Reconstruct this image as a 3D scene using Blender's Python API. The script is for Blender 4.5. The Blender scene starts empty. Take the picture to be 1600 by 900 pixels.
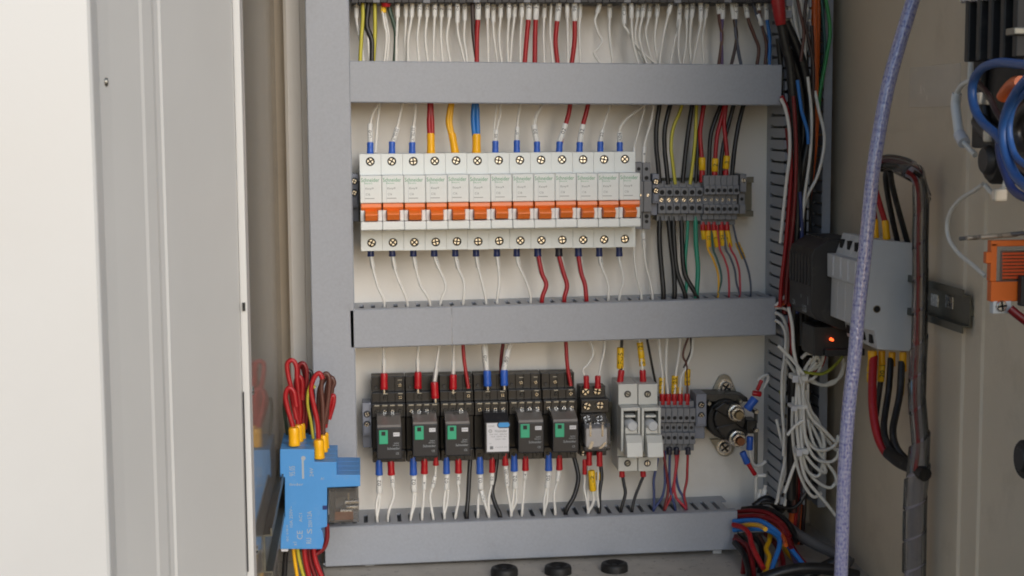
import bpy, math, random
from mathutils import Vector, Matrix, Euler
random.seed(7)
S = 0.001                                   # everything below is written in millimetres
scene = bpy.context.scene
COL = scene.collection

# ------------------------------------------------------------------ camera
CAMD = 1350.0                               # distance camera - mounting panel (mm)
FPX = 2400.0                                # focal length in photo pixels (1600 wide)
YAW, PITCH, ROLL = math.radians(5.68), math.radians(6.18), math.radians(-0.40)
cam_data = bpy.data.cameras.new("camera")
cam = bpy.data.objects.new("camera", cam_data)
COL.objects.link(cam)
cam_data.sensor_width = 36.0
cam_data.lens = 36.0 * FPX / 1600.0
cam_data.clip_start = 0.02
cam_data.clip_end = 500.0
cam_data.dof.use_dof = True
cam_data.dof.focus_distance = 1.29
cam_data.dof.aperture_fstop = 40.0
RM = Matrix.Rotation(-YAW, 3, 'Z') @ Matrix.Rotation(math.radians(90) - PITCH, 3, 'X') @ Matrix.Rotation(ROLL, 3, 'Z')
cam.matrix_world = Matrix.Translation((0, -CAMD * S, 0)) @ RM.to_4x4()
scene.camera = cam

# ------------------------------------------------------------------ daylight
SUN_DIR = Vector((0.33, -0.87, 0.37)).normalized()      # towards the sun
world = bpy.data.worlds.new("World"); scene.world = world
world.use_nodes = True
wn = world.node_tree.nodes; wl = world.node_tree.links
sky = wn.new("ShaderNodeTexSky"); sky.sky_type = 'NISHITA'; sky.sun_disc = False
sky.sun_elevation = math.asin(SUN_DIR.z); sky.sun_rotation = math.atan2(SUN_DIR.x, SUN_DIR.y)
sky.dust_density = 0.8; sky.ozone_density = 2.0; sky.air_density = 1.0
wl.new(sky.outputs[0], wn["Background"].inputs[0])
wn["Background"].inputs[1].default_value = 0.15
sun_data = bpy.data.lights.new("sun", 'SUN'); sun_data.energy = 1.65; sun_data.angle = math.radians(40)
sun_data.color = (1.0, 0.995, 0.995)
sun = bpy.data.objects.new("sun", sun_data); COL.objects.link(sun)
sun.rotation_euler = (-SUN_DIR).to_track_quat('-Z', 'Y').to_euler()
scene.view_settings.view_transform = 'Standard'
scene.view_settings.look = 'None'
scene.view_settings.gamma = 1.0
scene.view_settings.exposure = 0.0
scene.view_settings.use_curve_mapping = False
scene.cycles.filter_width = 1.9
scene.cycles.max_bounces = 10
scene.cycles.transparent_max_bounces = 12

# ------------------------------------------------------------------ pixel -> place helpers (mm)
CAMP = Vector((0, -CAMD, 0))
def ray(px, py):
    return RM @ Vector(((px - 800.0) / FPX, -(py - 450.0) / FPX, -1.0))
def P(px, py, d):                           # point seen at (px,py), d mm in front of the panel
    r = ray(px, py); t = (CAMD - d) / r.y
    return CAMP + r * t
def W(px, py, X):                           # point seen at (px,py) on the vertical plane x = X
    r = ray(px, py); t = X / r.x
    return CAMP + r * t
def mm(wpx, d): return wpx * (CAMD - d) / FPX

# ------------------------------------------------------------------ materials
def lin(c):
    c = c / 255.0
    return c / 12.92 if c <= 0.04045 else ((c + 0.055) / 1.055) ** 2.4
def rgb(r, g, b): return (lin(r), lin(g), lin(b), 1.0)
MATS = {}
def mat(name, col, rough=0.5, metal=0.0, var=0.06, vscale=60.0, bump=0.0, bscale=900.0, spec=0.5, coat=0.0,
        dirt=None, dscale=25.0, damt=0.35, dlo=0.55, dhi=0.8, trans=0.0, emit=None, stretch=None, rvar=0.12):
    m = bpy.data.materials.new(name); m.use_nodes = True
    n = m.node_tree.nodes; l = m.node_tree.links
    b = n["Principled BSDF"]
    b.inputs["Roughness"].default_value = rough
    b.inputs["Metallic"].default_value = metal
    b.inputs["Specular IOR Level"].default_value = spec
    if coat: b.inputs["Coat Weight"].default_value = coat; b.inputs["Coat Roughness"].default_value = 0.15
    if trans: b.inputs["Transmission Weight"].default_value = trans
    tc = n.new("ShaderNodeTexCoord"); mp = n.new("ShaderNodeMapping"); l.new(tc.outputs["Object"], mp.inputs[0])
    if stretch: mp.inputs["Scale"].default_value = stretch
    nz = n.new("ShaderNodeTexNoise"); nz.inputs["Scale"].default_value = vscale; nz.inputs["Detail"].default_value = 6
    nz.inputs["Roughness"].default_value = 0.65
    l.new(mp.outputs[0], nz.inputs["Vector"])
    r = n.new("ShaderNodeValToRGB")
    r.color_ramp.elements[0].position = 0.3; r.color_ramp.elements[1].position = 0.7
    r.color_ramp.elements[0].color = tuple(c * (1 - var) for c in col[:3]) + (1,)
    r.color_ramp.elements[1].color = tuple(min(1, c * (1 + var)) for c in col[:3]) + (1,)
    l.new(nz.outputs["Fac"], r.inputs[0])
    out = r.outputs[0]
    if dirt:
        dn = n.new("ShaderNodeTexNoise"); dn.inputs["Scale"].default_value = dscale; dn.inputs["Detail"].default_value = 8
        dn.inputs["Roughness"].default_value = 0.7
        l.new(tc.outputs["Object"], dn.inputs["Vector"])
        dr = n.new("ShaderNodeValToRGB"); dr.color_ramp.elements[0].position = dlo; dr.color_ramp.elements[1].position = dhi
        dr.color_ramp.elements[0].color = (0, 0, 0, 1); dr.color_ramp.elements[1].color = (damt, damt, damt, 1)
        l.new(dn.outputs["Fac"], dr.inputs[0])
        mx = n.new("ShaderNodeMix"); mx.data_type = 'RGBA'
        l.new(dr.outputs[0], mx.inputs["Factor"]); l.new(out, mx.inputs["A"]); mx.inputs["B"].default_value = dirt
        out = mx.outputs["Result"]
    l.new(out, b.inputs["Base Color"])
    mr = n.new("ShaderNodeMapRange"); mr.inputs["To Min"].default_value = max(0.02, rough - rvar); mr.inputs["To Max"].default_value = min(1, rough + rvar)
    l.new(nz.outputs["Fac"], mr.inputs["Value"]); l.new(mr.outputs[0], b.inputs["Roughness"])
    if bump:
        bn = n.new("ShaderNodeTexNoise"); bn.inputs["Scale"].default_value = bscale; bn.inputs["Detail"].default_value = 4
        l.new(mp.outputs[0], bn.inputs["Vector"])
        bp = n.new("ShaderNodeBump"); bp.inputs["Strength"].default_value = bump; bp.inputs["Distance"].default_value = 0.0006
        l.new(bn.outputs["Fac"], bp.inputs["Height"]); l.new(bp.outputs[0], b.inputs["Normal"])
    if emit:
        b.inputs["Emission Color"].default_value = emit; b.inputs["Emission Strength"].default_value = 3.0
    MATS[name] = m
    return m
def clear_mat(name, tint, gloss=0.03, base=0.10, refl=1.0):
    """clear plastic: lets light straight through, mirrors by its own Fresnel, slightly hazy"""
    m = bpy.data.materials.new(name); m.use_nodes = True
    n = m.node_tree.nodes; l = m.node_tree.links
    n.remove(n["Principled BSDF"]); out = n["Material Output"]
    t = n.new("ShaderNodeBsdfTransparent"); t.inputs[0].default_value = tint
    g = n.new("ShaderNodeBsdfGlossy"); g.inputs["Roughness"].default_value = gloss; g.inputs[0].default_value = (0.9, 0.9, 0.9, 1)
    df = n.new("ShaderNodeBsdfDiffuse"); df.inputs[0].default_value = (0.55, 0.53, 0.5, 1)
    nz = n.new("ShaderNodeTexNoise"); nz.inputs["Scale"].default_value = 90
    tc = n.new("ShaderNodeTexCoord"); l.new(tc.outputs["Object"], nz.inputs["Vector"])
    hz = n.new("ShaderNodeMapRange"); hz.inputs["To Min"].default_value = base * 0.4; hz.inputs["To Max"].default_value = base * 1.6
    l.new(nz.outputs["Fac"], hz.inputs["Value"])
    m1 = n.new("ShaderNodeMixShader"); l.new(hz.outputs[0], m1.inputs[0]); l.new(t.outputs[0], m1.inputs[1]); l.new(df.outputs[0], m1.inputs[2])
    fr = n.new("ShaderNodeFresnel"); fr.inputs[0].default_value = 1.45
    fm = n.new("ShaderNodeMath"); fm.operation = 'MULTIPLY'; fm.inputs[1].default_value = refl; l.new(fr.outputs[0], fm.inputs[0])
    m2 = n.new("ShaderNodeMixShader"); l.new(fm.outputs[0], m2.inputs[0]); l.new(m1.outputs[0], m2.inputs[1]); l.new(g.outputs[0], m2.inputs[2])
    l.new(m2.outputs[0], out.inputs[0]); MATS[name] = m
    return m
DUST = rgb(168, 158, 140)
mat('panel_paint', rgb(235, 231, 224), 0.42, var=0.03, vscale=9, bump=0.12, bscale=500, dirt=rgb(170, 150, 120), dscale=14, damt=0.25)
mat('wall_paint', rgb(219, 205, 183), 0.40, var=0.05, vscale=8, bump=0.15, bscale=420, dirt=rgb(150, 132, 108), dscale=11, damt=0.35)
mat('door_paint', rgb(212, 211, 208), 0.34, var=0.03, vscale=7, bump=0.06, bscale=260, dirt=rgb(150, 142, 130), dscale=60, damt=0.40, dlo=0.70, dhi=0.84)
mat('floor_paint', rgb(190, 182, 170), 0.6, var=0.10, vscale=40, bump=0.3, bscale=300, dirt=rgb(70, 58, 46), dscale=120, damt=0.9, dlo=0.58, dhi=0.70)
mat('duct_grey', rgb(158, 162, 170), 0.38, var=0.06, vscale=420, bump=0.12, bscale=1500, dirt=rgb(112, 108, 104), dscale=34, damt=0.30, dlo=0.56, dhi=0.82, rvar=0.14)
mat('duct_edge', rgb(190, 191, 194), 0.5)
mat('breaker_white', rgb(226, 230, 228), 0.38, var=0.015, bump=0.03, dirt=DUST, dscale=60, damt=0.18)
mat('toggle_orange', rgb(238, 122, 46), 0.35, var=0.04)
mat('toggle_dark', rgb(205, 70, 18), 0.4, var=0.04)
mat('print_green', rgb(70, 155, 110), 0.6)
mat('print_grey', rgb(120, 122, 124), 0.6)
mat('print_black', rgb(28, 28, 30), 0.6)
mat('print_pale', rgb(165, 172, 178), 0.6)
mat('steel', rgb(205, 206, 206), 0.26, metal=1.0, var=0.15, vscale=300, rvar=0.15)
mat('steel_dull', rgb(150, 148, 140), 0.45, metal=0.9, var=0.2, vscale=200)
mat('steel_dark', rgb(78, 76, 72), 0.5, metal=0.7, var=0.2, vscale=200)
mat('rail_steel', rgb(112, 112, 104), 0.45, metal=0.8, var=0.15, vscale=120)
mat('brass', rgb(132, 122, 102), 0.4, metal=1.0, var=0.2, vscale=300)
mat('copper', rgb(128, 92, 72), 0.35, metal=1.0, var=0.2, vscale=300)
mat('terminal_grey', rgb(122, 124, 129), 0.45, var=0.05, dirt=DUST, dscale=60, damt=0.25)
mat('terminal_blue_grey', rgb(128, 132, 144), 0.45, var=0.05, dirt=DUST, dscale=60, damt=0.25)
mat('hole_shade', rgb(22, 21, 21), 0.7)  # painted shade inside holes, wells and screw slots, mostly flat dark pieces
mat('black_plastic', rgb(21, 21, 24), 0.38, var=0.12, dirt=DUST, dscale=80, damt=0.08)
mat('relay_black', rgb(35, 38, 45), 0.34, var=0.05, dirt=DUST, dscale=60, damt=0.10)
mat('relay_lid', rgb(122, 116, 110), 0.25, var=0.10, vscale=80)
mat('green_flag', rgb(52, 168, 128), 0.4, var=0.03)
mat('label_white', rgb(214, 214, 218), 0.5, var=0.02)
mat('logo_blue', rgb(60, 150, 215), 0.4)
mat('fuse_grey', rgb(206, 206, 200), 0.42, var=0.02, bump=0.03, dirt=DUST, dscale=40, damt=0.2)
mat('socket_blue', rgb(74, 146, 210), 0.42, var=0.03, bump=0.05, dirt=DUST, dscale=60, damt=0.15)
mat('module_grey', rgb(200, 202, 204), 0.5, var=0.03, bump=0.06, dirt=DUST, dscale=40, damt=0.2)
mat('module_black', rgb(42, 41, 42), 0.5, var=0.1, dirt=DUST, dscale=50, damt=0.12)
mat('rubber_black', rgb(24, 23, 23), 0.55, var=0.15, dirt=DUST, dscale=80, damt=0.12)
mat('orange_plastic', rgb(216, 102, 24), 0.4, var=0.05)
mat('lamp_red', rgb(255, 60, 20), 0.4, emit=(1.0, 0.10, 0.02, 1))
WC = dict(white=(226, 223, 216), red=(166, 24, 32), darkred=(120, 20, 26), black=(26, 25, 26), blue=(42, 118, 196), navy=(46, 60, 112),
          yellow=(238, 178, 22), yg=(150, 156, 50), green=(34, 140, 112), darkgreen=(52, 72, 58), brown=(92, 56, 48),
          darkbrown=(58, 40, 38), orange=(216, 98, 34), purple=(92, 72, 112), grey=(96, 94, 94), pink=(190, 46, 62), teal=(40, 92, 88),
          greyblue=(74, 82, 100), leaf=(58, 148, 84), shadedblue=(44, 84, 142))  # last blue is darkened to paint in the shade at the right edge
for k, v in WC.items():
    mat('wire_' + k, rgb(*v), 0.38, var=0.05, vscale=90, dirt=DUST, dscale=120, damt=0.15)
mat('ferrule_blue', rgb(48, 96, 190), 0.33, var=0.05); mat('ferrule_red', rgb(178, 22, 34), 0.33, var=0.06)
mat('ferrule_yellow', rgb(246, 180, 18), 0.33, var=0.05); mat('ferrule_navy', rgb(36, 52, 110), 0.35, var=0.05)
mat('ferrule_dark', rgb(34, 34, 52), 0.35, var=0.05)
mat('sleeve_white', rgb(232, 231, 227), 0.45, var=0.03); mat('sleeve_yellow', rgb(238, 190, 24), 0.45, var=0.05)
mat('tape_clear', rgb(218, 206, 188), 0.24, var=0.03)
mat('acrylic_edge', rgb(150, 147, 146), 0.15, var=0.05)
mat('sleeve_clear', rgb(150, 138, 122), 0.3)
mat('spiral_wrap', rgb(150, 144, 152), 0.3, var=0.12, vscale=120)
clear_mat('acrylic', (0.92, 0.91, 0.89, 1), 0.05, 0.22, 0.45)
clear_mat('clear_plastic', (0.86, 0.85, 0.84, 1), 0.06, 0.12)
clear_mat('smoked_plastic', (0.62, 0.60, 0.58, 1), 0.08, 0.14)
def stripe_mat():
    m = mat('wire_greenyellow', rgb(70, 110, 50), 0.4)
    n = m.node_tree.nodes; l = m.node_tree.links
    uv = n.new("ShaderNodeUVMap"); uv.uv_map = 'UVMap'
    sp = n.new("ShaderNodeSeparateXYZ"); l.new(uv.outputs[0], sp.inputs[0])
    g = n.new("ShaderNodeMath"); g.operation = 'SINE'
    k = n.new("ShaderNodeMath"); k.operation = 'MULTIPLY'; k.inputs[1].default_value = 2 * math.pi
    l.new(sp.outputs[0], k.inputs[0]); l.new(k.outputs[0], g.inputs[0])
    r = n.new("ShaderNodeValToRGB"); r.color_ramp.elements[0].position = 0.45; r.color_ramp.elements[1].position = 0.55
    r.color_ramp.elements[0].color = rgb(42, 78, 48); r.color_ramp.elements[1].color = rgb(196, 186, 62)
    l.new(g.outputs[0], r.inputs[0]); l.new(r.outputs[0], n["Principled BSDF"].inputs["Base Color"])
    return m
stripe_mat()
def braid_mat():
    m = mat('braided_cable', rgb(150, 148, 190), 0.22, coat=0.6)
    n = m.node_tree.nodes; l = m.node_tree.links; b = n["Principled BSDF"]
    uv = n.new("ShaderNodeUVMap"); uv.uv_map = 'UVMap'
    sp = n.new("ShaderNodeSeparateXYZ"); l.new(uv.outputs[0], sp.inputs[0])
    def wave(su, sv):
        a = n.new("ShaderNodeMath"); a.operation = 'MULTIPLY'; a.inputs[1].default_value = su * 2 * math.pi; l.new(sp.outputs[0], a.inputs[0])
        c = n.new("ShaderNodeMath"); c.operation = 'MULTIPLY_ADD'; c.inputs[1].default_value = sv * 2 * math.pi; l.new(sp.outputs[1], c.inputs[0]); l.new(a.outputs[0], c.inputs[2])
        s = n.new("ShaderNodeMath"); s.operation = 'SINE'; l.new(c.outputs[0], s.inputs[0]); return s
    w1 = wave(7, 0.17); w2 = wave(-7, 0.17)
    mn = n.new("ShaderNodeMath"); mn.operation = 'MULTIPLY'; l.new(w1.outputs[0], mn.inputs[0]); l.new(w2.outputs[0], mn.inputs[1])
    nz = n.new("ShaderNodeTexNoise"); nz.inputs["Scale"].default_value = 1.0; nz.inputs["Detail"].default_value = 2
    mpb = n.new("ShaderNodeMapping"); mpb.inputs["Scale"].default_value = (20.0, 0.36, 1.0); l.new(uv.outputs[0], mpb.inputs[0]); l.new(mpb.outputs[0], nz.inputs["Vector"])
    ad = n.new("ShaderNodeMath"); ad.operation = 'MULTIPLY_ADD'; ad.inputs[1].default_value = 0.07; l.new(mn.outputs[0], ad.inputs[0]); l.new(nz.outputs["Fac"], ad.inputs[2])
    r = n.new("ShaderNodeValToRGB"); r.color_ramp.elements[0].position = 0.30; r.color_ramp.elements[1].position = 0.80
    r.color_ramp.elements[0].color = rgb(106, 106, 158); r.color_ramp.elements[1].color = rgb(208, 208, 230)  # sparkle of the braid painted into the colour as pale speckle
    l.new(ad.outputs[0], r.inputs[0]); l.new(r.outputs[0], b.inputs["Base Color"])
    mr = n.new("ShaderNodeMapRange"); mr.inputs["From Min"].default_value = 0.4; mr.inputs["From Max"].default_value = 0.85
    mr.inputs["To Max"].default_value = 0.35; l.new(ad.outputs[0], mr.inputs["Value"]); l.new(mr.outputs[0], b.inputs["Metallic"])
    bp = n.new("ShaderNodeBump"); bp.inputs["Strength"].default_value = 0.5; bp.inputs["Distance"].default_value = 0.0008
    l.new(ad.outputs[0], bp.inputs["Height"]); l.new(bp.outputs[0], b.inputs["Normal"])
braid_mat()

# ------------------------------------------------------------------ mesh building
class MB:
    """collects shapes (mm); build() links them as ONE mesh object"""
    def __init__(s): s.v = []; s.f = []; s.m = []; s.uv = {}; s.smooth = []
    def add(s, vs, fs, mi=0, smooth=False):
        o = len(s.v); s.v += [Vector(v) for v in vs]
        for f in fs: s.f.append([i + o for i in f]); s.m.append(mi); s.smooth.append(smooth)
        return s
    def box(s, x0, x1, y0, y1, z0, z1, mi=0):
        if x0 > x1: x0, x1 = x1, x0
        if y0 > y1: y0, y1 = y1, y0
        if z0 > z1: z0, z1 = z1, z0
        return s.add([(x0,y0,z0),(x1,y0,z0),(x1,y1,z0),(x0,y1,z0),(x0,y0,z1),(x1,y0,z1),(x1,y1,z1),(x0,y1,z1)],
                     [(0,3,2,1),(4,5,6,7),(0,1,5,4),(1,2,6,5),(2,3,7,6),(3,0,4,7)], mi)
    def prism(s, poly, axis, a, b, mi=0):
        """poly: 2-D outline; axis 'x': (y,z), 'y': (x,z), 'z': (x,y)"""
        def pt(u, w, t): return (t, u, w) if axis == 'x' else ((u, t, w) if axis == 'y' else (u, w, t))
        n = len(poly)
        vs = [pt(u, w, a) for u, w in poly] + [pt(u, w, b) for u, w in poly]
        fs = [tuple(range(n)), tuple(range(2*n-1, n-1, -1))] + [(i, n+i, n+(i+1) % n, (i+1) % n) for i in range(n)]
        return s.add(vs, fs, mi)
    def cyl(s, p0, p1, r0, r1=None, n=14, mi=0, caps=True, chamfer=0.0):
        p0 = Vector(p0); p1 = Vector(p1); r1 = r0 if r1 is None else r1
        t = (p1 - p0).normalized(); a = t.orthogonal().normalized(); b = t.cross(a)
        rings = [(p0, r0), (p1, r1)]
        if chamfer: rings = [(p0, r0), (p1 - t*chamfer, r1), (p1, r1 - chamfer)]
        vs = []
        for p, r in rings:
            vs += [p + (a*math.cos(2*math.pi*i/n) + b*math.sin(2*math.pi*i/n))*r for i in range(n)]
        o = len(s.v)
        fs = []
        for k in range(len(rings)-1):
            fs += [(k*n+i, k*n+(i+1) % n, (k+1)*n+(i+1) % n, (k+1)*n+i) for i in range(n)]
        s.add(vs, fs, mi, True)
        if caps:
            s.add([s.v[o+i] for i in range(n)], [tuple(range(n-1, -1, -1))], mi)
            s.add([s.v[o+(len(rings)-1)*n+i] for i in range(n)], [tuple(range(n))], mi)
        return s
    def hexa(s, p, mi=0):
        return s.add(p, [(0,3,2,1),(4,5,6,7),(0,1,5,4),(1,2,6,5),(2,3,7,6),(3,0,4,7)], mi)
    def tube(s, pts, r, n=8, mi=0, radii=None, uv=False, caps=True):
        o = len(s.v); t0 = (pts[1]-pts[0]).normalized(); a = t0.cross(Vector((0, 1, 0)))
        if a.length < 1e-3: a = t0.orthogonal()
        a.normalize(); L = 0.0
        N = len(pts); vs = []; ls = []
        for i, p in enumerate(pts):
            t = (pts[min(i+1, N-1)] - pts[max(i-1, 0)]).normalized()
            a = (a - t*a.dot(t)).normalized(); b = t.cross(a)
            if i: L += (p - pts[i-1]).length
            ls.append(L)
            rr = radii[i] if radii else r
            vs += [p + (a*math.cos(2*math.pi*k/n) + b*math.sin(2*math.pi*k/n))*rr for k in range(n)]
        fs = [(i*n+k, i*n+(k+1) % n, (i+1)*n+(k+1) % n, (i+1)*n+k) for i in range(N-1) for k in range(n)]
        f0 = len(s.f)
        s.add(vs, fs, mi, True)
        if uv:
            for q, (i, k) in enumerate([(i, k) for i in range(N-1) for k in range(n)]):
                s.uv[f0+q] = [(k/n, ls[i]), ((k+1)/n, ls[i]), ((k+1)/n, ls[i+1]), (k/n, ls[i+1])]
        if caps:
            s.add(vs[:n], [tuple(range(n-1, -1, -1))], mi); s.add(vs[-n:], [tuple(range(n))], mi)
        return s
    def holeplate(s, x0, x1, z0, z1, y, cx, cz, r, depth, n=16, mi=0, mi_in=1):
        """front face (towards -y) with a round blind hole"""
        outer = []; inner = []
        for i in range(n):
            a = 2*math.pi*(i+0.5)/n; c, q = math.cos(a), math.sin(a)
            t = min(((x1-cx) if c > 0 else (x0-cx))/c if abs(c) > 1e-6 else 1e9, ((z1-cz) if q > 0 else (z0-cz))/q if abs(q) > 1e-6 else 1e9)
            outer.append((cx+c*t, y, cz+q*t)); inner.append((cx+c*r, y, cz+q*r))
        deep = [(p[0], y+depth, p[2]) for p in inner]
        fs = []
        cor = [(x1, y, z1), (x0, y, z1), (x0, y, z0), (x1, y, z0)]
        for i in range(n): fs.append((i, n+i, n+(i+1) % n, (i+1) % n))
        s.add(outer+inner, fs, mi)
        for cx_, _, cz_ in cor:       # corner triangles between neighbouring outer points on different sides
            for i in range(n):
                p, q = outer[i], outer[(i+1) % n]
                onp = (abs(p[0]-cx_) < 1e-6 or abs(p[2]-cz_) < 1e-6); onq = (abs(q[0]-cx_) < 1e-6 or abs(q[2]-cz_) < 1e-6)
                if onp and onq and not (abs(p[0]-q[0]) < 1e-6 or abs(p[2]-q[2]) < 1e-6):
                    s.add([p, q, (cx_, y, cz_)], [(0, 1, 2)], mi)
        s.add(inner+deep, [(i, n+i, n+(i+1) % n, (i+1) % n) for i in range(n)], mi_in)
        s.add(deep, [tuple(range(n))], mi_in)
        return s
    def build(s, name, mats, parent=None, origin=None, bevel=0.0, kind=None):
        if isinstance(mats, str): mats = [mats]
        o = origin if origin is not None else (Vector(parent['_o']) if parent is not None and '_o' in parent else Vector((0, 0, 0)))
        me = bpy.data.meshes.new(name)
        me.from_pydata([tuple((v - o)*S) for v in s.v], [], s.f)
        for mname in mats: me.materials.append(MATS[mname])
        me.polygons.foreach_set('material_index', s.m)
        me.polygons.foreach_set('use_smooth', s.smooth)
        if s.uv:
            lay = me.uv_layers.new(name='UVMap')
            for fi, uvs in s.uv.items():
                for li, u in zip(me.polygons[fi].loop_indices, uvs): lay.data[li].uv = u
        me.update()
        ob = bpy.data.objects.new(name, me); COL.objects.link(ob)
        if parent is not None: ob.parent = parent
        else: ob.location = o*S
        if bevel:
            bv = ob.modifiers.new('bevel', 'BEVEL'); bv.width = bevel*S; bv.segments = 2; bv.limit_method = 'ANGLE'; bv.angle_limit = math.radians(50)
        if kind: ob['kind'] = kind
        if parent is not None: ob['_o'] = tuple(o)
        return ob
ROOTS = []
def thing(name, label, cat, loc, group=None):
    o = bpy.data.objects.new(name, None); COL.objects.link(o)
    o.empty_display_size = 0.01
    o.location = Vector(loc)*S; o['_o'] = tuple(loc)
    o['label'] = label; o['category'] = cat
    if group: o['group'] = group
    ROOTS.append(o)
    return o
def tag(o, label, cat, group=None):
    o['label'] = label; o['category'] = cat
    if group: o['group'] = group
    return o
def kids(o): return [c for c in bpy.data.objects if c.parent == o]
def copy_tree(o, parent=None, table=None):
    c = o.copy(); COL.objects.link(c)
    if parent is not None: c.parent = parent
    for ch in table.get(o.name, []): copy_tree(ch, c, table)
    return c
def child_table(o):
    t = {}
    def rec(x):
        t[x.name] = [c for c in bpy.data.objects if c.parent == x]
        for c in t[x.name]: rec(c)
    rec(o); return t
ORD = ['first','second','third','fourth','fifth','sixth','seventh','eighth','ninth','tenth','eleventh','twelfth','thirteenth','fourteenth',
       'fifteenth','sixteenth','seventeenth','eighteenth','nineteenth','twentieth','twenty-first','twenty-second','twenty-third','twenty-fourth',
       'twenty-fifth','twenty-sixth','twenty-seventh','twenty-eighth','twenty-ninth','thirtieth','thirty-first','thirty-second','thirty-third',
       'thirty-fourth','thirty-fifth','thirty-sixth','thirty-seventh','thirty-eighth','thirty-ninth','fortieth']
_txt = {}
def text_geo(t):
    """flat text outline: (verts, faces, width) for letter height 1"""
    if t in _txt: return _txt[t]
    cu = bpy.data.curves.new('lettering', 'FONT'); cu.body = t; cu.size = 1.0; cu.resolution_u = 2
    cu.align_x = 'CENTER'; cu.align_y = 'CENTER'
    ob = bpy.data.objects.new('lettering', cu)
    COL.objects.link(ob)
    dg = bpy.context.evaluated_depsgraph_get()
    me = bpy.data.meshes.new_from_object(ob.evaluated_get(dg))
    vs = [v.co.copy() for v in me.vertices]; fs = [tuple(p.vertices) for p in me.polygons]
    bpy.data.objects.remove(ob); bpy.data.curves.remove(cu); bpy.data.meshes.remove(me)
    w = max((v.x for v in vs), default=0) - min((v.x for v in vs), default=0)
    h = max((v.y for v in vs), default=0) - min((v.y for v in vs), default=0)
    _txt[t] = (vs, fs, w, h)
    return _txt[t]
def put_text(mb, t, c, right, up, height=None, width=None, e=None, cyl_r=None, mi=0):
    vs, fs, w, h = text_geo(t)
    if not vs: return
    sx = (width/w) if width else height/h; sy = (height/h) if height else sx
    right = Vector(right).normalized(); up = Vector(up).normalized(); c = Vector(c)
    out = []
    for v in vs:
        p = c + right*(v.x*sx) + up*(v.y*sy)
        if cyl_r: p += e*(math.sqrt(max(0.0, cyl_r*cyl_r - (v.y*sy)**2)) + 0.06)
        out.append(p)
    mb.add(out, fs, mi)

# ------------------------------------------------------------------ curves, wires
def spline(pts, k=5):
    if len(pts) == 2:
        return [pts[0].lerp(pts[1], i/4) for i in range(5)]
    Q = [pts[0]*2 - pts[1]] + list(pts) + [pts[-1]*2 - pts[-2]]
    out = []
    for i in range(1, len(Q)-2):
        p0, p1, p2, p3 = Q[i-1], Q[i], Q[i+1], Q[i+2]
        for j in range(k):
            t = j/k
            out.append(0.5*((2*p1) + (p2-p0)*t + (2*p0-5*p1+4*p2-p3)*t*t + (3*p1-p0-3*p2+p3)*t**3))
    out.append(Q[-2]); return out
def lift(pts, d):
    """pixel points with optional own depth -> mm points, depth running from d[0] to d[1]"""
    if not isinstance(d, (tuple, list)): d = (d, d)
    n = len(pts); out = []
    for i, p in enumerate(pts):
        dd = p[2] if len(p) > 2 else d[0] + (d[1]-d[0])*i/max(1, n-1)
        out.append(P(p[0], p[1], dd))
    return out
DUCTS = {}
SLOT = {}
def snap_into(pt, name):
    D = DUCTS[name]
    u = (pt - D['c']).dot(D['ux'])
    k = round((u - D['phase'])/D['pitch'])
    us = D['phase'] + k*D['pitch']
    return pt + D['ux']*(us-u)
EYE = Vector((0, -1, 0))
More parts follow.
